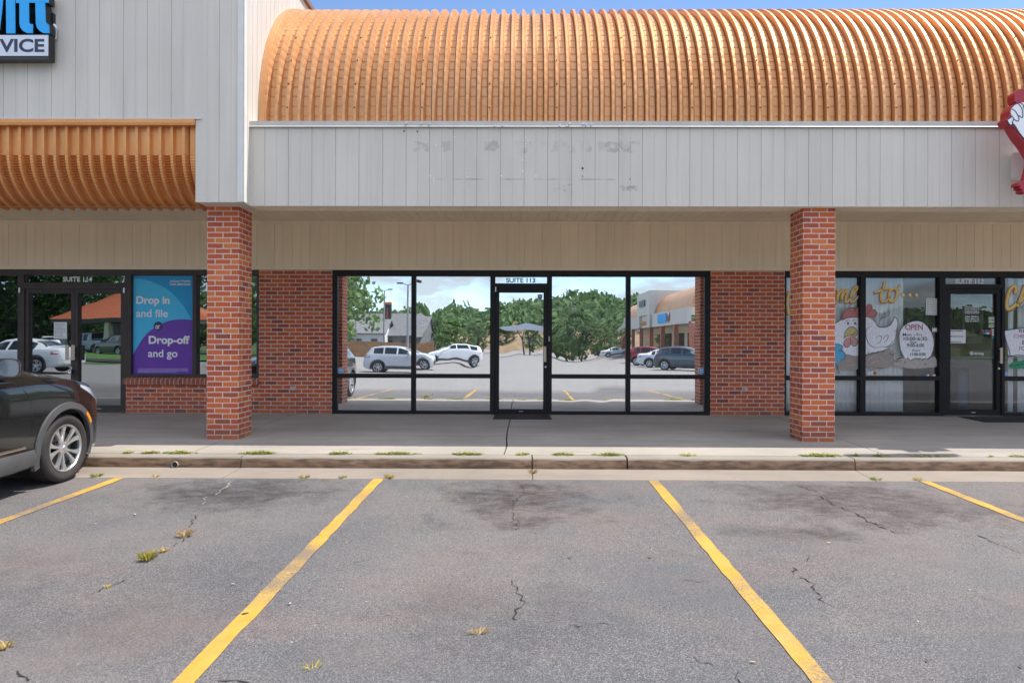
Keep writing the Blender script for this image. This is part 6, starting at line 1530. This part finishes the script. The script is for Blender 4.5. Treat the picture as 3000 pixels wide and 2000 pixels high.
def house(px, d, w, dp, eave, ridge, wall, roof_c, label, rot=0.0, gable=True):
    x, y = mirror_xy(px, d); o = thing('house', label, 'house', (x, y, ground_z(x, y)), rot)
    b = MB(); b.box(-w/2, w/2, -dp/2, dp/2, 0, eave); 
    if gable:
        for s in (-1, 1): b.poly([(s*(w/2), -dp/2, eave), (s*(w/2), dp/2, eave), (s*(w/2), 0, ridge)])
    b.build('wall', wall, o)
    r = MB(); e = .45
    if gable: r.grid([[(-w/2 - e, -dp/2 - e, eave - .12), (-w/2 - e, 0, ridge + .05), (-w/2 - e, dp/2 + e, eave - .12)], [(w/2 + e, -dp/2 - e, eave - .12), (w/2 + e, 0, ridge + .05), (w/2 + e, dp/2 + e, eave - .12)]])
    else:
        q = [(-w/2 - e, -dp/2 - e, eave - .05), (w/2 + e, -dp/2 - e, eave - .05), (w/2 + e, dp/2 + e, eave - .05), (-w/2 - e, dp/2 + e, eave - .05)]; a, c = (-w/2 + dp/2, 0, ridge), (w/2 - dp/2, 0, ridge)
        r.poly([q[0], q[1], c, a]); r.poly([q[1], q[2], c]); r.poly([q[2], q[3], a, c]); r.poly([q[3], q[0], a])
    ro = r.build('roof', roof_c, o); sm = ro.modifiers.new('thick', 'SOLIDIFY'); sm.thickness = .15
    for i in range(4):
        m = MB(); xx = -w*.36 + w*.24*i; m.box(xx - .4, xx + .4, dp/2 + .005, dp/2 + .06, .9, 2.1); m.build('window', M['car_glass'], o)
    return o
wht = plain('house_white', (0.70, 0.70, 0.68), .7); grey_roof = plain('shingle', (0.17, 0.17, 0.175), .9, var=.2, scale=3)
house(1050, 88, 8, 7, 2.9, 4.6, wht, grey_roof, 'white house with a grey roof at the left of the mirrored window')
house(1155, 92, 9, 8, 2.8, 5.6, grey_roof, grey_roof, 'grey-roofed long house behind the mirrored pylon sign', .2)
house(1208, 96, 5, 7, 2.8, 5.0, wht, grey_roof, 'white gabled house right of the mirrored pylon sign', 1.57)
def pavilion():
    x, y = mirror_xy(420, 62); o = thing('pavilion', 'open pavilion with an orange ribbed metal hip roof, mirrored in the tax office door', 'pavilion', (x, y, ground_z(x, y)))
    om = plain('orange_metal', (0.45, 0.12, 0.045), .5, .2); w, dp, e, rg = 12.0, 8.5, 3.1, 5.9
    r = MB(); q = [(-w/2, -dp/2, e), (w/2, -dp/2, e), (w/2, dp/2, e), (-w/2, dp/2, e)]; a, c = (-1.8, 0, rg), (1.8, 0, rg)
    for f in ([q[0], q[1], c, a], [q[1], q[2], c], [q[2], q[3], a, c], [q[3], q[0], a]): r.poly(f)
    def ribs(p0, p1, t0, t1, n):
        p0, p1, t0, t1 = map(Vector, (p0, p1, t0, t1))
        for i in range(n + 1): r.tube([p0.lerp(p1, i/n), t0.lerp(t1, i/n)], .04, 5)
    ribs(q[3], q[2], a, c, 24); ribs(q[0], q[3], a, a, 16); ribs(q[1], q[2], c, c, 16)
    r.build('roof', om, o)
    f = MB(); f.box(-w/2 + .05, w/2 - .05, -dp/2 + .05, dp/2 - .05, e - .35, e - .02); f.build('eave_beam', plain('fascia_brown', (0.10, 0.085, 0.075), .7), o)
    for sx in (-.43, -.1, .25, .43):
        for sy in (-.42, .42):
            p = MB(); p.box(w*sx - .2, w*sx + .2, dp*sy - .2, dp*sy + .2, 0, e - .36); p.build('post', M['wall_siding'], o)
    b = MB(); b.box(-3.5, 3.5, -2.5, -1.0, 0, e - .36); b.build('back_wall', plain('stucco', (0.32, 0.30, 0.31), .8), o)
pavilion()
def board_fence():
    o = thing('board_fence', 'low orange-brown board fence across the lot, mirrored above the silver SUV', 'fence', (0, 0, 0)); b = MB()
    for i in range(150):
        x, y = mirror_xy(1020 + i*1.75, 78); z = ground_z(x, y); b.box(x, x + .062, y, y + .03, z, z + 1.85)
    b.build('boards', plain('fence_wood', (0.36, 0.19, 0.085), .85, var=.25, scale=2), o)
board_fence()
def light_pole(px, d, h, label, heads=2):
    x, y = mirror_xy(px, d); o = thing('light_pole', label, 'lamp post', (x, y, ground_z(x, y)), group='parking lot light poles')
    b = MB(); b.tube([(0, 0, 0), (0, 0, h)], [.13, .07], 8); b.build('pole', plain('pole_grey', (0.30, 0.30, 0.29), .5, .4), o, 40)
    for i in range(heads):
        s = 1 if i == 0 else -1; m = MB(); m.tube([(0, 0, h - .05), (s*.5, 0, h + .12)], .035, 6); m.box(s*.45, s*1.0, -.16, .16, h + .08, h + .2); m.build('lamp_head', M['frame_bronze'], o)
light_pole(1126, 82, 8.1, 'slim two-armed light pole left of the mirrored pylon sign'); light_pole(1196, 62, 7.2, 'tall light pole at the mullion of the mirrored window'); light_pole(1681, 105, 8.4, 'light pole mirrored above the trees right of the door', 1); light_pole(1044, 84, 5.2, 'short light pole beside the white house in the mirror', 1)
def pylon():
    x, y = mirror_xy(1136, 90); o = thing('pylon_sign', 'dark pylon sign with orange trim, mirrored in the left window', 'sign', (x, y, ground_z(x, y)))
    b = MB(); b.box(-.38, .38, -.2, .2, 0, 4.2); b.build('post', M['black'], o)
    b = MB(); b.box(-.5, .5, -.3, .3, 4.2, 6.8); b.build('sign_body', M['black'], o)
    b = MB(); b.box(-.53, .53, -.33, .33, 6.8, 7.1); b.box(-.53, .53, -.33, .33, 4.05, 4.2); b.build('orange_band', M['orange'], o)
    b = MB(); b.prism([(-.18, 4.9), (.2, 4.9), (.05, 6.3), (-.05, 6.3)], 'y', .301, .32); b.build('emblem', plain('emblem', (0.35, 0.08, 0.05), .5), o)
pylon()
def canopy():
    x, y = mirror_xy(1545, 104); o = thing('canopy', 'white forecourt canopy on branching posts, mirrored in the glass door', 'canopy', (x, y, ground_z(x, y)))
    b = MB(); b.prism([(-3.6, 3.9), (3.6, 3.9), (4.4, 4.35), (0, 5.0), (-4.4, 4.35)], 'y', -2.4, 2.4); b.build('roof', plain('canopy_white', (0.62, 0.63, 0.64), .6), o)
    for sx in (-1, 1):
        p = MB(); p.tube([(sx*.5, 0, 0), (sx*.6, 0, 2.4), (sx*1.9, 0, 3.92)], [.14, .12, .08], 8); p.tube([(sx*.6, 0, 2.4), (sx*.2, 0, 3.92)], [.1, .07], 8); p.build('post', M['frame_bronze'], o)
canopy()

def far_wing():
    o = thing('shop_wing', 'far wing of the shops with copper barrel roofs and a white tower, mirrored right', 'building', (14.0, 0, 0)); zg = -2.1
    ws, cs = M['tower_siding'], M['copper']
    b = MB(); b.box(.0, .3, -72, -34, 1.6, 3.0); b.build('fascia', ws, o)
    b = MB(); b.box(2.8, 3.1, -72, -34, zg, 1.75); b.build('wall', M['wall_siding'], o)
    b = MB(); b.box(.1, 3.0, -72, -34, 1.62, 1.74); b.build('soffit', M['soffit'], o)
    for ya, yb in ((-72, -57.5), (-50, -34)):
        m = MB(); rows = []
        for k in range(15):
            t = math.pi/2*k/14; rows.append([(.35 + 2.3 - 2.3*math.cos(t), y, 2.95 + 2.3*math.sin(t)) for y in (ya, yb)])
        m.grid(rows); 
        for y in (ya, yb): m.poly([(.35 + 2.3 - 2.3*math.cos(math.pi/2*k/14), y, 2.95 + 2.3*math.sin(math.pi/2*k/14)) for k in range(15)] + [(2.65, y, 2.95)])
        m.build('barrel_roof', cs, o, 30)
    m = MB(); m.box(-.25, 5, -57.5, -50, 3.0, 5.6); m.box(-.25, -.02, -57.5, -56, 1.6, 3.0); m.box(-.25, -.02, -51.5, -50, 1.6, 3.0); m.build('tower_wall', ws, o)
    m = MB(); rows = []
    for k in range(9):
        t = math.pi/2*k/8; rows.append([(-.2 + .6 - .6*math.cos(t), y, 2.3 - .6*math.sin(t)) for y in (-56, -51.5)])
    m.grid(rows); m.build('curved_awning', cs, o, 30)
    for y in range(-70, -33, 6):
        m = MB(); brick_box(m, .1, .5, y, y + .4, zg, 1.62, 0, zg); m.build('brick_pillar', M['pillar_brick'], o)
        m = MB(); m.box(2.74, 2.79, y + .8, y + 5.2, zg + .1, .95); m.build('window', M['car_glass'], o)
    s = MB(); s.box(-.36, -.26, -55.6, -52.2, 4.0, 4.7); s.build('sign_letters', M['black'], o)
    s = MB(); s.box(-.1, -.01, -46.5, -42.5, 1.9, 2.8); s.build('sign_panel', M['sign_blue'], o); s = MB(); s.lathe([(0, -.13), (.5, -.11), (.5, -.1)], 'x', (0, -41.5, 2.4), 20); s.build('sign_emblem', M['tail_red'], o)
far_wing()

# ------------------------------------------------------------------ weeds and litter
M['weed'] = leaf_mat('weed_green', (0.17, 0.24, 0.06), (0.27, 0.32, 0.10)); M['straw'] = leaf_mat('straw', (0.42, 0.30, 0.15), (0.55, 0.42, 0.24)); M['weed_yellow'] = leaf_mat('weed_yellow', (0.40, 0.36, 0.08), (0.52, 0.42, 0.12))
def blades(b, c, r, h, n, m=0, lean=1.0):
    for i in range(n):
        a = random.uniform(0, 2*math.pi); d = r*random.random()**.7; p = Vector((c[0] + d*math.cos(a)*.5, c[1] + d*math.sin(a)*.5, c[2]))
        tip = p + Vector((math.cos(a)*r*lean*random.uniform(.3, 1), math.sin(a)*r*lean*random.uniform(.3, 1), h*random.uniform(.35, 1)))
        mid = p.lerp(tip, .5) + Vector((0, 0, h*.22)); w = Vector((-math.sin(a), math.cos(a), 0))*random.uniform(.0016, .0035)
        b.poly([p - w, p + w, mid + w*1.1, tip, mid - w*1.1], m)
def kerb_weeds():
    random.seed(31); b = MB(); y = 7.737
    groups = [(350, 400, .5), (410, 470, .8), (475, 575, .9), (700, 815, 1.0), (960, 1030, .9), (1085, 1245, .7), (1320, 1425, .8), (1500, 1560, .5), (1615, 1680, .9), (1735, 1830, .9), (1985, 2045, .35), (2330, 2480, .9), (2495, 2520, .5), (2555, 2610, .45), (2650, 2800, .2), (2890, 2910, .4), (2960, 3010, .5)]
    for xa, xb, den in groups:
        n = int((xb - xa)*den*.62)
        for i in range(n):
            px = xa + (xb - xa)*(0.5 + 0.5*random.uniform(-1, 1)*random.random()**.35); q = W(px, 1330, y); k = math.sin(math.pi*(px - xa)/(xb - xa))*.6 + .4
            yy = y + random.uniform(-.045, .045)*k; z = ZWALK(yy) + .001; s = random.uniform(.016, .042)*k*(.7 + den*.5)
            for j in range(7):
                a = random.uniform(0, 2*math.pi); c = Vector((q.x + math.cos(a)*s, yy + math.sin(a)*s*.9, z + s*random.uniform(.1, .75))); u = random.uniform(.008, .016)
                n1 = Vector((math.cos(a), math.sin(a), random.uniform(-.2, .7))).normalized()*u; n2 = Vector((-math.sin(a), math.cos(a), random.uniform(-.3, .3))).normalized()*u*.55
                b.poly([c - n1, c + n2, c + n1, c - n2], 0 if random.random() < .75 else 1)
            blades(b, (q.x, yy, z), s*.8, s*.7, 2, 0)
    tag(b.build('weeds', [M['weed'], M['weed_yellow']], fix=False), 'low green weeds creeping along the joint behind the kerb', 'weeds', kind='stuff')
kerb_weeds()
def tuft(px, py, r, h, n, mats, label, on='lot', group='weeds in the cracks'):
    random.seed(int(px)); 
    if on == 'lot': p = G(px, py)
    else:
        y = 7.3; p = W(px, py, y); p = Vector((p.x, 7.14 if py > 1395 else 7.38, -1.462 if py > 1395 else -1.447))
    o = thing('weed_tuft', label, 'weed', tuple(p), group=group)
    b = MB(); blades(b, (0, 0, 0), r, h, n, 0)
    if len(mats) > 1: blades(b, (r*.15, 0, 0), r*.9, h*.7, n//2, 1)
    b.build('blades', [M[m] for m in mats], o, fix=False)
tuft(430, 1640, .060, .075, 60, ('weed_yellow', 'weed'), 'yellow-green grass tuft in the long crack of the left parking bay')
tuft(540, 1570, .065, .065, 40, ('straw',), 'dry straw-coloured tuft in the crack nearest the kerb')
tuft(480, 1615, .045, .03, 25, ('straw', 'weed_yellow'), 'small yellowish tuft between the straw tuft and the green tuft')
tuft(315, 1720, .03, .02, 16, ('weed_yellow',), 'tiny yellow weed at the lower end of the long crack')
tuft(1405, 1855, .055, .035, 20, ('straw',), 'dry straw tuft low in the middle parking bay')
tuft(15, 1895, .05, .045, 24, ('straw', 'weed_yellow'), 'dry tuft at the left edge of the lot')
tuft(915, 1960, .05, .03, 8, ('weed_yellow',), 'few yellow blades near the left yellow line')
tuft(1150, 1402, .06, .045, 40, ('weed_yellow', 'straw'), 'green tuft at the pan edge right of the left yellow line', 'pan')
tuft(1015, 1402, .05, .03, 22, ('weed', 'straw'), 'small tuft at the pan edge left of the left yellow line', 'pan')
tuft(310, 1400, .06, .04, 30, ('weed', 'weed_yellow'), 'tuft at the pan edge near the black car', 'pan'); tuft(905, 1402, .06, .035, 26, ('straw', 'weed'), 'thin dry tuft at the pan edge between the left lines', 'pan')
tuft(1563, 1388, .055, .05, 40, ('straw',), 'dry tuft below the kerb joint in front of the glass door', 'pan')
tuft(2545, 1398, .06, .03, 30, ('weed',), 'green tuft on the pan below the right kerb joint', 'pan'); tuft(2665, 1412, .055, .03, 26, ('weed_yellow', 'straw'), 'yellowish tuft at the top of the right yellow line', 'pan'); tuft(480, 1402, .05, .03, 22, ('straw',), 'dry wisp at the pan edge below the drain pipe', 'pan')
def leaf_bit(px, py, s, col, label, on=None, cat='leaf', flat=.008):
    random.seed(int(px*3 + py)); p = G(px, py) if on is None else on
    b = MB(); a = random.uniform(0, 3.14); pts = spline([(-1, 0), (-.3, .38), (.5, .28), (1, 0), (.4, -.33), (-.4, -.3)], True, 3)
    ca, sa = math.cos(a), math.sin(a)
    s *= .72; b.poly([((x*ca - y*sa)*s, (x*sa + y*ca)*s, .004 + flat*(abs(y)*2 + x*x*.6)) for x, y in pts])
    o = b.build('dry_leaf', col); o.location = p; tag(o, label, cat, 'fallen leaves and litter')
brn = plain('leaf_brown', (0.07, 0.045, 0.03), .9); yl = plain('leaf_yellow', (0.46, 0.34, 0.12), .8); pale = plain('litter_pale', (0.36, 0.34, 0.32), .8); tanl = plain('leaf_tan', (0.35, 0.22, 0.12), .9)
for px, py, s, c, lb in [(1669, 1635, .03, brn, 'dark dead leaf just below the middle of the centre bay, left of another'), (1903, 1634, .03, brn, 'dark dead leaf in the centre bay near the right yellow line'), (909, 1730, .022, brn, 'dark dead leaf right of the left yellow line'), (768, 1708, .02, brn, 'dark dead leaf left of the left yellow line'), (2428, 1592, .028, yl, 'yellow leaf in the right parking bay'), (2206, 1942, .022, yl, 'yellow leaf low near the right yellow line'), (1015, 1592, .022, tanl, 'tan leaf right of the left yellow line'), (718, 1800, .03, brn, 'dark scrap on the left yellow line'), (395, 1508, .035, pale, 'white blotch of litter in the left parking bay'), (281, 1536, .02, pale, 'small white scrap left of the white blotch'), (1640, 1705, .012, brn, 'tiny black bit in the centre bay'), (2715, 1938, .02, brn, 'dark scrap in the lower right corner'), (2990, 1955, .02, brn, 'dark scrap at the right edge'), (2400, 1615, .014, brn, 'small dark bit below the yellow leaf'), (1908, 1612, .013, pale, 'small white chip near the right yellow line'), (850, 1770, .022, pale, 'grey scrap right of the left yellow line'), (682, 1713, .022, pale, 'grey scrap left of the left yellow line'), (690, 1400, .02, pale, 'pale stone at the pan edge')]:
    leaf_bit(px, py, s, c, lb)
def on_walk(px, py):
    v = W(px, py, 9.0); k = (1.238 + .019*YW)/(-v.z/9.0 + .019); return Vector((v.x/9*k, k, ZWALK(k)))
for px, py, s, c, lb in [(1822, 1317, .022, brn, 'dark curled leaf on the sunlit walkway edge'), (1339, 1267, .014, brn, 'small dark leaf on the shaded walkway left of the door'), (1792, 1271, .015, brn, 'small dark leaf on the shaded walkway right of the door'), (1931, 1302, .012, brn, 'tiny leaf at the shadow edge right of the door'), (1375, 1230, .018, brn, 'thin dark leaf near the mirrored window'), (1105, 1229, .02, brn, 'dark scrap by the left end of the mirrored window'), (1573, 1233, .012, brn, 'small leaf at the door mat corner')]:
    leaf_bit(0, px, s, c, lb, on_walk(px, py), flat=.012)
